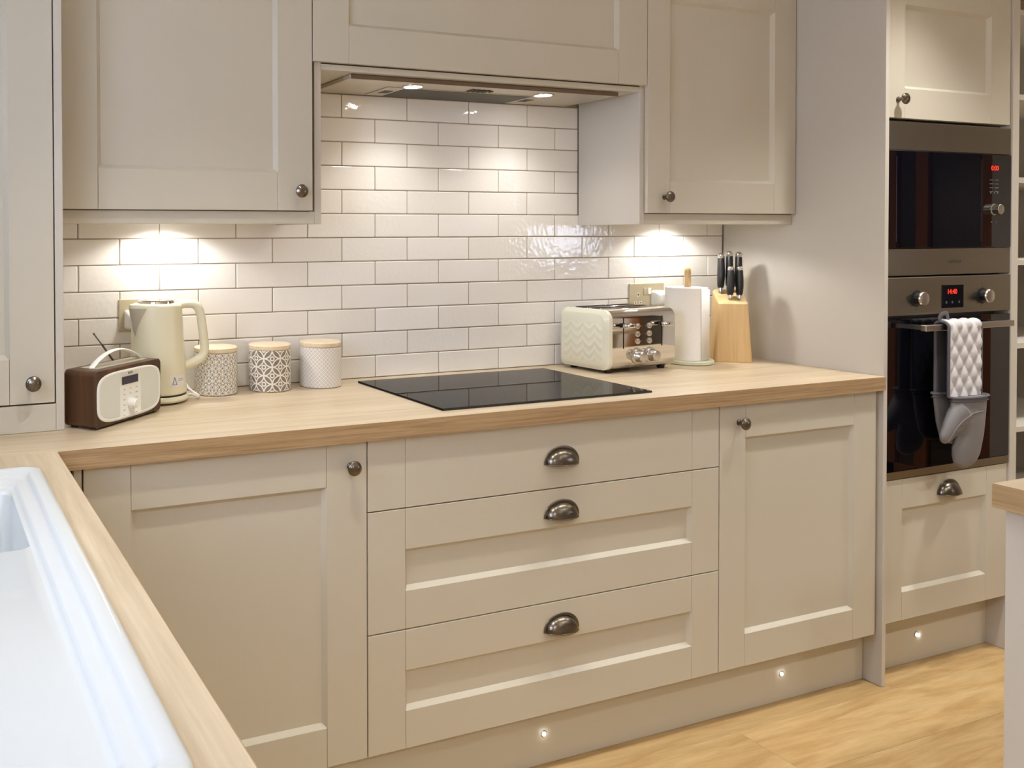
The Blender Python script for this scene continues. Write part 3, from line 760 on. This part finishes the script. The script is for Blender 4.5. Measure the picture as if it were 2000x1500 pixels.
def mitt(name, cx, cy, ztp, sg=1, k_=1.0, zk=1.0):
    """cuff at ztp, fingers hanging down, thumb on the -x side"""
    b = B(); L = []
    for z, x, rx, ry in ((0.0, 0.0, 0.077, 0.020), (-0.02, -0.003, 0.078, 0.020), (-0.045, -0.0055, 0.078, 0.020), (-0.075, -0.002, 0.070, 0.020), (-0.112, 0.002, 0.060, 0.019),
                         (-0.145, -0.0085, 0.062, 0.018), (-0.170, -0.012, 0.0585, 0.017), (-0.190, -0.017, 0.048, 0.015), (-0.200, -0.020, 0.033, 0.012), (-0.2060, -0.022, 0.015, 0.007), (-0.2075, -0.022, 0.005, 0.003)):
        L.append([(cx+x*sg+rx*math.cos(2*PI*k/24), cy+k_*ry*math.sin(2*PI*k/24), ztp+z*zk) for k in range(24)])
    b.loft(L)
    L = []; dx, dz = -0.0770*sg, -0.0800; ln = math.hypot(dx, dz); px, pz = -dz/ln, dx/ln
    for f_, r_ in ((0.0, 0.038), (0.2, 0.037), (0.45, 0.033), (0.7, 0.028), (0.88, 0.0225), (1.0, 0.018), (1.08, 0.011), (1.11, 0.004)):
        x = cx-0.038*sg+dx*f_; z = ztp-0.036+dz*f_
        L.append([(x+px*r_*math.cos(2*PI*k/16), cy-0.002+r_*0.60*math.sin(2*PI*k/16), z+pz*r_*math.cos(2*PI*k/16)) for k in range(16)])
    b.loft(L)
    o = b.obj(name, M['silicone'], t, smooth=60)
    md = o.modifiers.new('remesh', 'REMESH'); md.mode = 'VOXEL'; md.voxel_size = 0.0030; md.use_smooth_shade = True
    ms = o.modifiers.new('smooth', 'SMOOTH'); ms.factor = 0.5; ms.iterations = 6
    cuf = B()
    ring = [(cx+0.0795*math.cos(2*PI*k/36), cy+0.0225*k_*math.sin(2*PI*k/36), ztp+0.001) for k in range(37)]
    cuf.tube(ring, 0.0040, 8)
    cuf.tube([(x, y, z-0.011) for x, y, z in ring], 0.0020, 6)
    cuf.obj('cuff', M['quilt_edge'], o)
    return o
GX, GY, GZ = 2.9390, HY-0.0290, 0.8450
mt = mitt('mitt', GX, GY, GZ)
bpy.context.view_layer.update()
ev = mt.evaluated_get(bpy.context.evaluated_depsgraph_get())
def glove_y(x, z):
    p = Vector((x, -1.2, z))-off(mt)
    hit, loc, _, _ = ev.ray_cast(p, (0, 1, 0))
    return loc.y+off(mt).y if hit else None
arc = smooth_path([(2.978, 0, 0.803), (2.930, 0, 0.801), (2.888, 0, 0.790), (2.858, 0, 0.770), (2.838, 0, 0.746), (2.828, 0, 0.722)], 4)
pts = [(p.x, glove_y(p.x, p.z), p.z) for p in arc]
rb = B().tube([p for p in pts if p[1] is not None], 0.0017, 6)
for k in range(18):
    z = 0.722+0.0045*k
    xa = next((p.x for p in arc if p.z < z), 2.83)
    xs_ = [xa+0.003+0.0055*i for i in range(6)]
    q_ = [(x, glove_y(x, z-0.0006*i), z-0.0006*i) for i, x in enumerate(xs_)]
    q_ = [p for p in q_ if p[1] is not None]
    if len(q_) > 2: rb.tube(q_, 0.0010, 5)
rb.obj('grip_ribs', M['silicone'], mt, kind='stuff')
mitt('mitt', 2.9380, HY+0.0200, 0.850, -1, 0.8, 0.76)

# ------------------------------------------------------------------ open shelves beyond the tall cabinet
t = thing('shelf_unit', 'beige open shelf unit beside the tall oven cabinet', 'shelf unit', (3.31, -0.01, 0))
B().box(3.3090, 3.3120, -0.5270, -0.01, 0.0005, 2.14).obj('side_panel', M['paint_side'], t)
B().box(3.9200, 3.9380, -0.5270, -0.01, 0.0005, 2.14, 0.0006).obj('side_panel', M['paint_side'], t)
B().box(3.3124, 3.9196, -0.030, -0.012, 0.0005, 2.14).obj('back_panel', M['paint_side'], t)
for zt_ in (2.0300, 1.7628, 1.5005, 1.2395, 0.9745, 0.7075, 0.44, 0.17):
    B().box(3.3124, 3.9196, -0.5270, -0.0302, zt_-0.0175, zt_, 0.0006).obj('shelf', M['paint_side'], t)

# ------------------------------------------------------------------ island in the right foreground
t = thing('island', 'corner of a kitchen island with oak-look top in the foreground', 'kitchen island', (2.5, -1.75, 0))
it = B().box(1.7210, 3.60, -2.20, -1.3300, T-TH, T, 0.0008).obj('worktop', M['worktop'], t)
B().box(1.7200, 1.7208, -2.20, -1.3300, T-TH, T-0.0002).obj('edge_band', M['edge_y'], it)
B().box(1.7490, 1.7740, -2.16, -1.3340, 0.0005, T-TH-0.0003, 0.0008).obj('end_panel', M['paint_side'], t)
B().box(1.7745, 3.56, -2.15, -1.40, 0.15, T-TH-0.0005).obj('carcass', M['paint_side'], t)
B().box(1.7745, 3.56, -2.12, -1.45, 0.0005, 0.1495).obj('plinth', M['paint_side'], t)

# ------------------------------------------------------------------ radio
t = thing('radio', 'walnut portable radio with white front and handle beside the kettle', 'radio', (0.4046, -0.4019, T), math.radians(40.1), local=True)
RW, RDp, RHt = 0.2450, 0.0850, 0.1265
b = B()
lp = [rrect(0, RW, 0.0, RHt-0.004, 0.010, 5)]
def rloop(i, y): return [(x, y, z+0.004) for x, z in rrect(i, RW-i, i, RHt-0.004-i, 0.011-i*0.5, 5)]
b.loft([rloop(0.0012, 0), rloop(0, 0.0012), rloop(0, RDp-0.002), rloop(0.002, RDp)])
case = b.obj('case', M['walnut'], t)
def superell(cx, cz, a, c, n=4.2, k=64):
    P = []
    for i in range(k):
        th = 2*PI*i/k; co, si = math.cos(th), math.sin(th)
        P.append((cx+a*math.copysign(abs(co)**(2/n), co), cz+c*math.copysign(abs(si)**(2/n), si)))
    return P
cx, cz = 0.1235, 0.0640
b = B()
b.loft([[(x, 0.0, z) for x, z in superell(cx, cz, 0.1165, 0.0545)], [(x, -0.0022, z) for x, z in superell(cx, cz, 0.1165, 0.0545)], [(x, -0.0032, z) for x, z in superell(cx, cz, 0.1150, 0.0530)], [(x, -0.0034, z) for x, z in superell(cx, cz, 0.112, 0.050)], [(x, -0.0026, z) for x, z in superell(cx, cz, 0.1105, 0.0488)]])
face = b.obj('front_panel', M['radio_face'], t)
for s in (-1, 1):
    P = [(x, z) for x, z in superell(cx, cz, 0.1080, 0.0468)]
    if s < 0: Q = [(min(x, 0.0840), z) for x, z in P]
    else: Q = [(max(x, 0.1630), z) for x, z in P]
    Q2 = []
    for p in Q:
        if not Q2 or math.hypot(p[0]-Q2[-1][0], p[1]-Q2[-1][1]) > 1e-6: Q2.append(p)
    B().prism(Q2, 'y', -0.0032, -0.0026).obj('speaker_grille', M['radio_grille'], face)
B().box(0.0920, 0.1505, -0.0038, -0.0026, 0.0855, 0.1030, 0.0003).obj('display', M['lcd'], face)
text('logo', 'BUSH', 0.0072, M['ink'], face, (0.1225, -0.0029, 0.1095))
bm_ = B().box(-0.0035, 0.0035, -0.0007, 0, -0.0010, 0.0010, 0.0003).mesh('button', M['button_grey'])
for r in range(6):
    for c in range(3):
        if c == 1 and r in (2, 3, 4, 5): continue
        inst('button', bm_, (0.1005+0.0225*c, -0.0027, 0.0745-0.0115*r), face)
B().lathe([(0.0125, 0), (0.0125, 0.003), (0.0105, 0.004), (0.0095, 0.016), (0.008, 0.0175), (0, 0.018)], 26, Matrix.Translation((0.1245, -0.0026, 0.0415)) @ Matrix.Rotation(PI/2, 4, 'X')).obj('dial', M['white'], face)
B().box(0.035, 0.218, 0.020, 0.068, RHt-0.001, RHt+0.0012, 0.0005).obj('top_plate', mat('radio_top', S(170, 160, 140), 0.4), t)
hp = []
for k in range(25):
    f_ = k/24; hp.append((0.036+0.184*f_, 0.040, RHt-0.002+0.0335*math.sin(PI*f_)**0.80))
B().tube(hp, 0.0075, 12, 0.0026, up_=Vector((0, 0, 1))).obj('handle', M['white'], t)
an = B().tube([(0.160, 0.074, RHt-0.001), (0.118, 0.074, 0.168)], 0.0026, 10).tube([(0.118, 0.074, 0.168), (0.0905, 0.074, 0.1945)], 0.0017, 10)
an.lathe([(0, -0.003), (0.0024, -0.0015), (0.0028, 0), (0.0024, 0.0015), (0, 0.003)], 12, Matrix.Translation((0.0895, 0.074, 0.1955)))
an.obj('aerial', M['bronze'], t)
b = B()
for x in (0.018, RW-0.018):
    for y in (0.014, RDp-0.014): b.cyl((x, y, 0.0003), (x, y, 0.0045), 0.008, 16)
b.obj('feet', M['black'], t)

# ------------------------------------------------------------------ kettle and its base
KX, KY = 0.6180, -0.1160
HA = math.radians(-8)       # direction of the handle
kb = thing('power_base', 'round cream kettle base with white cord on the worktop', 'power base', (KX, KY, T), HA, local=True)
B().lathe([(0.060, 0.0040), (0.0745, 0.0055), (0.0775, 0.010), (0.0765, 0.0165), (0.074, 0.0195), (0.0, 0.0195)], 48).obj('stand', M['cream_k'], kb)
B().lathe([(0.0, 0.0196), (0.0725, 0.0196), (0.0725, 0.0228), (0.0, 0.0228)], 48).obj('gap_shade_ring', M['black'], kb)  # black ring put in for the shade of the gap below the kettle
b = B()
for k in range(3):
    a = 2*PI*k/3-0.9; b.cyl((0.058*math.cos(a), 0.058*math.sin(a), 0.0003), (0.058*math.cos(a), 0.058*math.sin(a), 0.0045), 0.007, 14)
b.obj('feet', M['black'], kb)
B().tube([(0.070, 0.020, 0.009), (0.090, 0.012, 0.010), (0.104, -0.004, 0.0062), (0.108, 0.016, 0.0050), (0.098, 0.040, 0.010), (0.085, 0.058, 0.020), (0.080, 0.075, 0.032)], 0.0038, 10).obj('cord', M['cord'], kb)
kt = thing('kettle', 'cream electric kettle standing behind the radio', 'kettle', (KX, KY, T+0.0200), HA, local=True)
def kr(z): return 0.0745-0.0125*(z/0.232)**0.9
tb = bmesh.new(); n = 64; rings = []
SP = PI+math.radians(31)   # spout direction (local)
def bodyp(k, z, grow=0.0):
    a = 2*PI*k/n; r = kr(z)+grow
    da = math.atan2(math.sin(a-SP), math.cos(a-SP))
    s_ = max(0.0, 1-abs(da)/0.62); hz = max(0.0, (z-0.140)/0.085)
    r += 0.026*min(1, hz)**1.2*s_**1.3
    return (r*math.cos(a), r*math.sin(a), z)
zs = [0.0032, 0.0047, 0.008]+[0.012+0.208*i/26 for i in range(27)]+[0.224, 0.227]
for i, z in enumerate(zs):
    g = {0: -0.003, 1: -0.001, len(zs)-2: -0.0015, len(zs)-1: -0.004}.get(i, 0)
    rings.append([tb.verts.new(bodyp(k, z, g)) for k in range(n)])
for A_, C_ in zip(rings, rings[1:]):
    for k in range(n): tb.faces.new((A_[k], A_[(k+1) % n], C_[(k+1) % n], C_[k]))
tb.faces.new(rings[0])
top = [tb.verts.new((0.052*math.cos(2*PI*k/n), 0.052*math.sin(2*PI*k/n), 0.2285)) for k in range(n)]
for k in range(n): tb.faces.new((rings[-1][k], rings[-1][(k+1) % n], top[(k+1) % n], top[k]))
tb.faces.new(top)
bmesh.ops.recalc_face_normals(tb, faces=tb.faces)
body = B().add(tb).obj('body', M['cream_k'], kt, smooth=45)
# spout plate: a darker vee, the shade of the hollow beak put into its colour
tb = bmesh.new(); VV = []
for i in range(9):
    z = 0.150+0.068*i/8; wdt = 0.50*i/8+0.02; row_ = []
    for j in range(-6, 7):
        a = SP+wdt*j/6; da = abs(wdt*j/6)
        r = kr(z)+0.026*min(1, max(0, (z-0.140)/0.085))**1.2*max(0, 1-da/0.62)**1.3+0.0012-0.010*(i/8)*max(0, 1-da/0.40)**1.0*0
        row_.append(tb.verts.new((r*math.cos(a), r*math.sin(a), z)))
    VV.append(row_)
for a, c in zip(VV, VV[1:]):
    for j in range(12): tb.faces.new((a[j], a[j+1], c[j+1], c[j]))
bmesh.ops.recalc_face_normals(tb, faces=tb.faces)
B().add(tb).obj('spout', mat('spout_shade', S(184, 176, 156), 0.22), body, smooth=60)
B().lathe([(0.050, 0.2285), (0.0495, 0.233), (0.046, 0.2360), (0.030, 0.2372), (0, 0.2375)], 40).obj('lid', M['chrome'], kt)
hp = [(0.055, 0, 0.222), (0.075, 0, 0.2245), (0.096, 0, 0.2215), (0.1080, 0, 0.205), (0.1135, 0, 0.175), (0.1180, 0, 0.140), (0.1205, 0, 0.110), (0.1150, 0, 0.090), (0.098, 0, 0.078), (0.080, 0, 0.070), (0.066, 0, 0.066)]
B().tube(smooth_path(hp), 0.0115, 14, 0.0145, up_=Vector((0, 1, 0))).obj('handle', M['cream_k'], kt, smooth=60)
# warning sticker low on the body
sa0 = math.radians(-66)-HA-math.radians(0)
def on_body(a, z, e): r = kr(z)+e; return (r*math.cos(a), r*math.sin(a), z)
tb = bmesh.new(); VV = [[tb.verts.new(on_body(sa0+0.66*(j/6)-0.24, 0.026+0.026*i/2, 0.0006)) for j in range(7)] for i in range(3)]
for a, c in zip(VV, VV[1:]):
    for j in range(6): tb.faces.new((a[j], a[j+1], c[j+1], c[j]))
stk = B().add(tb).obj('sticker', M['sticker'], body)
b = B()
tri = [on_body(sa0-0.15, 0.030, 0.0009), on_body(sa0-0.06, 0.0475, 0.0009), on_body(sa0+0.03, 0.030, 0.0009)]
for p, q_ in zip(tri, tri[1:]+tri[:1]): b.tube([p, q_], 0.0007, 6)
for z in (0.0385, 0.0425): b.tube([on_body(sa0+0.10, z, 0.0009), on_body(sa0+0.34, z, 0.0009)], 0.0005, 6)
b.obj('warning_triangle', mat('sticker_ink', S(96, 92, 110), 0.5), stk)

# ------------------------------------------------------------------ canisters
CR = 0.0575
for (x, y, ht, kind, lab, rz) in ((0.7900, -0.0650, 0.1105, 1, 'canister printed all over with tiny dark flowers, nearest the kettle', 0.3),
                                   (0.9440, -0.0660, 0.1105, 2, 'grey canister printed with large white petals and rings', 0.12),
                                   (1.0960, -0.0650, 0.1105, 3, 'white canister with a faint pale grey diamond print', 0.0)):
    t = thing('canister', lab, 'canister', (x, y, T), rz, 'canisters with wooden lids', local=True)
    B().lathe([(0.0, 0.0004), (CR-0.003, 0.0004), (CR, 0.003), (CR, ht-0.002), (CR-0.002, ht)], 64).obj('pot', canister_mat('canister_print_%d' % kind, kind, CR), t)
    B().lathe([(CR-0.003, ht+0.0004), (CR-0.0005, ht+0.001), (CR, ht+0.003), (CR, ht+0.0115), (CR-0.002, ht+0.0135), (0, ht+0.0135)], 64).obj('lid', M['lid'], t)

# ------------------------------------------------------------------ sockets and plugs
def socket(label, x0, x1, z0, z1):
    t = thing('wall_socket', label, 'socket', ((x0+x1)/2, 0, (z0+z1)/2), group=None)
    pl_ = B().box(x0, x1, -0.0050, -0.0006, z0, z1, 0.0012).obj('plate', M['brass'], t)
    w_ = x1-x0
    for s in (-1, 1):
        c = (x0+x1)/2+s*w_*0.26; zc = (z0+z1)/2
        B().box(c-0.0045, c+0.0045, -0.0054, -0.0050, zc+0.001, zc+0.014).obj('earth_hole', M['white'], pl_)
        for k in (-1, 1): B().box(c+k*0.011-0.0055, c+k*0.011+0.0055, -0.0054, -0.0050, zc-0.024, zc-0.015).obj('pin_hole', M['white'], pl_)
        b = B().box(c-0.0018, c+0.0018, -0.0057, -0.0054, zc+0.004, zc+0.0115)
        for k in (-1, 1): b.box(c+k*0.011-0.002, c+k*0.011+0.002, -0.0057, -0.0054, zc-0.0215, zc-0.0175)
        b.obj('slot', M['shadow'], pl_)
        cs = (x0+x1)/2+s*0.0095
        B().box(cs-0.0065, cs+0.0065, -0.0075, -0.0050, zc+0.008, zc+0.029, 0.0008).obj('switch', M['brass'] if s < 0 else M['white'], pl_)
    return t
socket('metal double socket on the tiles behind the kettle', 0.5440, 0.6900, 1.0750, 1.1610)
socket('metal double socket on the tiles behind the toaster', 2.2550, 2.4030, 1.0735, 1.1620)
def plug(label, x, z):
    t = thing('plug', label, 'plug', (x, -0.0058, z), group=None, local=True)
    b = B(); b.loft([[(u*1.0, 0, v) for u, v in rrect(-0.026, 0.026, -0.025, 0.025, 0.008)], [(u, -0.016, v) for u, v in rrect(-0.026, 0.026, -0.025, 0.025, 0.010)], [(u, -0.030, v) for u, v in rrect(-0.019, 0.019, -0.022, 0.016, 0.009)], [(u, -0.033, v) for u, v in rrect(-0.015, 0.015, -0.018, 0.012, 0.007)]])
    o = b.obj('body', M['white'], t)
    B().tube([(0, -0.018, -0.026), (0, -0.018, -0.06), (0.01, -0.016, -0.10), (0.03, -0.012, -0.150)], 0.0034, 8).obj('cord', M['cord'], t)
plug('white plug in the socket behind the kettle', 0.5835, 1.1080)
plug('white plug in the socket behind the toaster', 2.3720, 1.1130)

# ------------------------------------------------------------------ toaster
TA = math.radians(4.5)
t = thing('toaster', 'cream and chrome four-slice toaster beside the hob', 'toaster', (1.9613, -0.2215, T), TA, local=True)
TW, TD, T0, T1 = 0.2860, 0.1900, 0.010, 0.1900
# body profile in (y, z), extruded along x
prof = []
for cy_, cz_, a0, rr_ in ((0.030, T1-0.030, 180, 0.030), (TD-0.030, T1-0.030, 90, 0.030), (TD-0.020, T0+0.020, 0, 0.020), (0.026, T0+0.026, 270, 0.026)):
    for k in range(9):
        a = math.radians(a0-90*k/8); prof.append((cy_+rr_*math.cos(a), cz_+rr_*math.sin(a)))
bd = B().prism(prof, 'x', 0.016, TW-0.0035).obj('body', M['chrome'], t, smooth=40)
for k, y in enumerate((0.072, 0.128)):
    for x0_ in (0.026, 0.148):
        B().box(x0_, x0_+0.112, y-0.013, y+0.013, T1-0.001, T1+0.0006).obj('bread_slot', M['shadow'], bd)
b = B()
for y in (0.051, 0.092, 0.100, 0.149):
    b.box(0.022, TW-0.022, y-0.0018, y+0.0018, T1-0.001, T1+0.0026, 0.0006)
b.obj('slot_rims', M['chrome'], bd)
# end panels in cream with a moulded leaf pattern
m = mat('cream_moulded', S(232, 228, 206), 0.26); nt = m.node_tree
sp = nt.nodes.new('ShaderNodeSeparateXYZ'); nt.links.new(coords(nt), sp.inputs[0])
Y_, Z_ = N(nt, sp.outputs[1]), N(nt, sp.outputs[2])
cell = 0.046
fy = ((Y_*(1/cell)).fr()-0.5).abs()*2.0
zz_ = ((Z_*(1/0.026)) + (fy.op('POWER', 1.6))*(-0.75)).fr()-0.5
inside = Z_.gt(0.035)*Z_.lt(0.150)*Y_.gt(0.018)*Y_.lt(TD-0.022)
hgt = (zz_.abs()*2.0).op('POWER', 1.4)*inside
bump(m, hgt.s, 0.36, 0.003)
def inset(P, d):
    cy = TD/2; cz = (T0+T1)/2
    return [(cy+(y-cy)*(1-d/(TD/2)), cz+(z-cz)*(1-d/((T1-T0)/2))) for y, z in P]
def end_panel(x0_, x1_, out):
    b = B(); L = []
    for x, i in ((x0_, -0.0004), (x1_-out*0.010, -0.0004), (x1_-out*0.0015, 0.011), (x1_, 0.0135)) if out < 0 else ((x0_, 0.001), (x0_+0.002, 0.003), (x1_, 0.006)):
        L.append([(x, y, z) for y, z in inset(prof, i)])
    b.loft(L); b.obj('side_panel', m, t, smooth=30)
end_panel(0.0165, -0.0060, -1); end_panel(TW-0.0033, TW, 1)
for x in (0.062, 0.225):
    sl = B().box(x-0.0017, x+0.0017, -0.0006, 0.0003, 0.074, 0.166).obj('lever_slot', M['shadow'], t)
    lv = B().box(x-0.004, x+0.004, -0.012, -0.0007, 0.137, 0.150, 0.001).obj('lever', M['black'], t)
    B().box(x-0.020, x+0.020, -0.028, -0.0122, 0.1365, 0.1505, 0.0045, 3).obj('lever_grip', M['chrome'], lv)
for x in (0.121, 0.171):
    for z in (0.139, 0.115, 0.093):
        B().lathe([(0.0088, 0), (0.0088, 0.0018), (0.0065, 0.003), (0.0065, 0.0042), (0, 0.0050)], 22, Matrix.Translation((x, -0.0003, z)) @ Matrix.Rotation(PI/2, 4, 'X')).obj('button', M['steel_bright'], t)
        B().lathe([(0.0018, 0), (0.0015, 0.0008), (0, 0.0009)], 10, Matrix.Translation((x+(0.017 if x < 0.14 else -0.017), -0.0003, z)) @ Matrix.Rotation(PI/2, 4, 'X')).obj('indicator', mat('amber_indicator', S(120, 40, 30), 0.3) if 'amber_indicator' not in bpy.data.materials else bpy.data.materials['amber_indicator'], t)
for x in (0.118, 0.174):
    dl = B().lathe([(0.0245, 0), (0.0245, 0.003), (0.0225, 0.0045), (0.019, 0.005), (0.0175, 0.007), (0.0165, 0.024), (0.0145, 0.0265), (0, 0.0275)], 32, Matrix.Translation((x, -0.0003, 0.049)) @ Matrix.Rotation(PI/2, 4, 'X')).obj('dial', M['steel_bright'], t)
for x in (0.030, TW-0.030):
    for y in (0.030, TD-0.030): B().cyl((x, y, 0.0003), (x, y, T0+0.001), 0.010, 16, 0.013).obj('foot', M['black'], t)

# ------------------------------------------------------------------ kitchen roll on its stand
RX, RY = 2.3780, -0.1230
t = thing('roll_holder', 'upright roll holder with wooden peg and pale base beside the toaster', 'roll holder', (RX, RY, T), local=True)
B().lathe([(0.0, 0.0004), (0.074, 0.0004), (0.077, 0.003), (0.077, 0.011), (0.0745, 0.0135), (0, 0.0135)], 56).obj('base', M['frost'], t)
B().lathe([(0.0098, 0.0136), (0.0098, 0.296), (0.0085, 0.304), (0.005, 0.309), (0, 0.3105)], 24).obj('peg', M['beech'], t)
t = thing('kitchen_roll', 'white kitchen paper roll standing on its holder', 'paper roll', (RX-0.006, RY, T+0.0142), local=True)
tb = bmesh.new(); loops_ = []
n = 64; sp_ = []
for k in range(n+1):                                  # the outer sheet lifts away a little where it ends
    a = math.radians(-20)+2*PI*k/n; r = 0.0620+0.0016*max(0, (k-n+10)/10)
    sp_.append((r*math.cos(a), r*math.sin(a)))
def ringz(P, z): return [tb.verts.new((x, y, z)) for x, y in P]
inner = [(0.019*math.cos(math.radians(-20)+2*PI*k/n), 0.019*math.sin(math.radians(-20)+2*PI*k/n)) for k in range(n+1)]
o0, o1, i0, i1 = ringz(sp_, 0.0), ringz(sp_, 0.2300), ringz(inner, 0.0), ringz(inner, 0.2300)
for k in range(n):
    tb.faces.new((o0[k], o0[k+1], o1[k+1], o1[k])); tb.faces.new((o1[k], o1[k+1], i1[k+1], i1[k]))
    tb.faces.new((i1[k], i1[k+1], i0[k+1], i0[k])); tb.faces.new((i0[k], i0[k+1], o0[k+1], o0[k]))
bmesh.ops.recalc_face_normals(tb, faces=tb.faces)
B().add(tb).obj('paper', M['paper'], t, smooth=40)
# loose end of the sheet curling off the roll
tb = bmesh.new(); V = []
for k in range(14):
    f_ = k/13; a = math.radians(-95)+f_*1.15; r = 0.0628+0.0065*f_**2
    V.append((r*math.cos(a), r*math.sin(a)))
A_ = [tb.verts.new((x, y, 0.002)) for x, y in V]; C_ = [tb.verts.new((x, y, 0.2295-0.012*(k/13)**2)) for k, (x, y) in enumerate(V)]
for k in range(13): tb.faces.new((A_[k], A_[k+1], C_[k+1], C_[k]))
o = B().add(tb).obj('loose_sheet', M['paper'], t, smooth=60)
sd = o.modifiers.new('thick', 'SOLIDIFY'); sd.thickness = 0.0008; sd.offset = 1

# ------------------------------------------------------------------ knife block and knives
KA = math.radians(-38)
kbx, kby = 2.5430, -0.1400
t = thing('knife_block', 'pale beech knife block against the tall end panel', 'knife block', (kbx, kby, T), KA, local=True)
b = B()
def kl(z, w0, d0, d1, r=0.012, tilt=0.0): return [(x, y, z+tilt*(y+0.04)) for x, y in rrect(-w0, w0, d0, d1, r, 5)]
b.loft([kl(0.0006, 0.0555, -0.046, 0.046, 0.010), kl(0.003, 0.0570, -0.047, 0.047, 0.011), kl(0.192, 0.0435, -0.047, 0.047, 0.011, 0.42), kl(0.196, 0.0400, -0.043, 0.043, 0.009, 0.42)])
blk = b.obj('block', M['beech'], t)
KN = [(-0.0240, 0.018, 0.0, 'black-handled knife on the left of the block'),
      (0.0010, 0.024, 0.010, 'black-handled knife in the middle rear of the block, the tallest'),
      (-0.0055, -0.026, 0.0, 'black-handled knife in the middle front of the block'),
      (0.0270, 0.022, 0.006, 'black-handled knife on the right rear of the block'),
      (0.0215, -0.026, 0.0, 'black-handled knife on the right front of the block')]
def knife_meshes():
    b = B()
    L = []
    for z, x, rx, ry in ((0.012, 0.000, 0.0065, 0.0085), (0.022, 0.0, 0.0082, 0.0115), (0.045, 0.0, 0.0092, 0.0135), (0.070, 0, 0.0090, 0.0125), (0.095, 0, 0.0082, 0.0115), (0.108, 0, 0.0080, 0.0115)):
        L.append([(rx*math.cos(2*PI*k/16), -0.0035*math.sin(PI*(z-0.012)/0.1)+ry*math.sin(2*PI*k/16), z) for k in range(16)])
    b.loft(L); hd = b.mesh('handle', M['black'], smooth=60)
    b = B(); L = []
    for z, rx, ry in ((0.1081, 0.0083, 0.0118), (0.116, 0.0083, 0.0116), (0.121, 0.0075, 0.0100), (0.1245, 0.0050, 0.0065), (0.1255, 0.002, 0.002)):
        L.append([(rx*math.cos(2*PI*k/16), ry*math.sin(2*PI*k/16), z) for k in range(16)])
    b.loft(L); cp_ = b.mesh('end_cap', M['chrome'], smooth=60)
    b = B().loft([[(0.0056*math.cos(2*PI*k/16), 0.0075*math.sin(2*PI*k/16), z) for k in range(16)] for z in (0.0005, 0.0119)]); bo = b.mesh('bolster', M['chrome'], smooth=60)
    b = B().box(-0.0008, 0.0008, -0.006, 0.006, -0.006, 0.0004); bl2 = b.mesh('blade', M['steel_bright'])
    return hd, cp_, bo, bl2
KM = knife_meshes()
for (x, y, dz, lab) in KN:
    p = Matrix.Translation((kbx, kby, T)) @ Matrix.Rotation(KA, 4, 'Z') @ Vector((x, y, 0.196+0.42*(y+0.04)+0.0045+dz*0.4))
    k = thing('knife', lab, 'knife', p, KA, 'knives in the block', local=True)
    k.rotation_euler = (math.radians(-5), math.radians(random.uniform(1, 5)), KA)
    for nm, me in zip(('handle', 'end_cap', 'bolster', 'blade'), KM): inst(nm, me, (0, 0, 0), k)
    k.scale = (1.2, 1.25, 0.84) if y < 0 else (1.25, 1.25, 1.02)

# ------------------------------------------------------------------ ceiling lights: the front row, then added fill lights
for k, (x, y, *_) in enumerate(DOWN):
    lab = 'above the '+('radio corner', 'left half of the hob', 'toaster', 'tall oven cabinet')[k] if k < 4 else ('added as unseen fill behind the sink end of the room', 'added as unseen fill at the rear wall behind the island', 'added as unseen fill over the middle of the island', 'added as unseen fill over the far half of the island', 'added as unseen fill by the window in the right wall', 'added as unseen fill over the open shelves')[k-4]
    t = thing('ceiling_light', 'round recessed ceiling downlight '+lab, 'ceiling light', (x, y, CEIL), group='recessed ceiling lights', local=True)
    B().lathe([(0.034, -0.0002), (0.045, -0.0002), (0.045, -0.004), (0.040, -0.006), (0.034, -0.005)], 32, None, False).obj('bezel', M['steel_bright'], t)
    B().lathe([(0.0, -0.0005), (0.033, -0.0005), (0.033, -0.002), (0.0, -0.002)], 32).obj('lens', M['lamp_ceiling'], t)
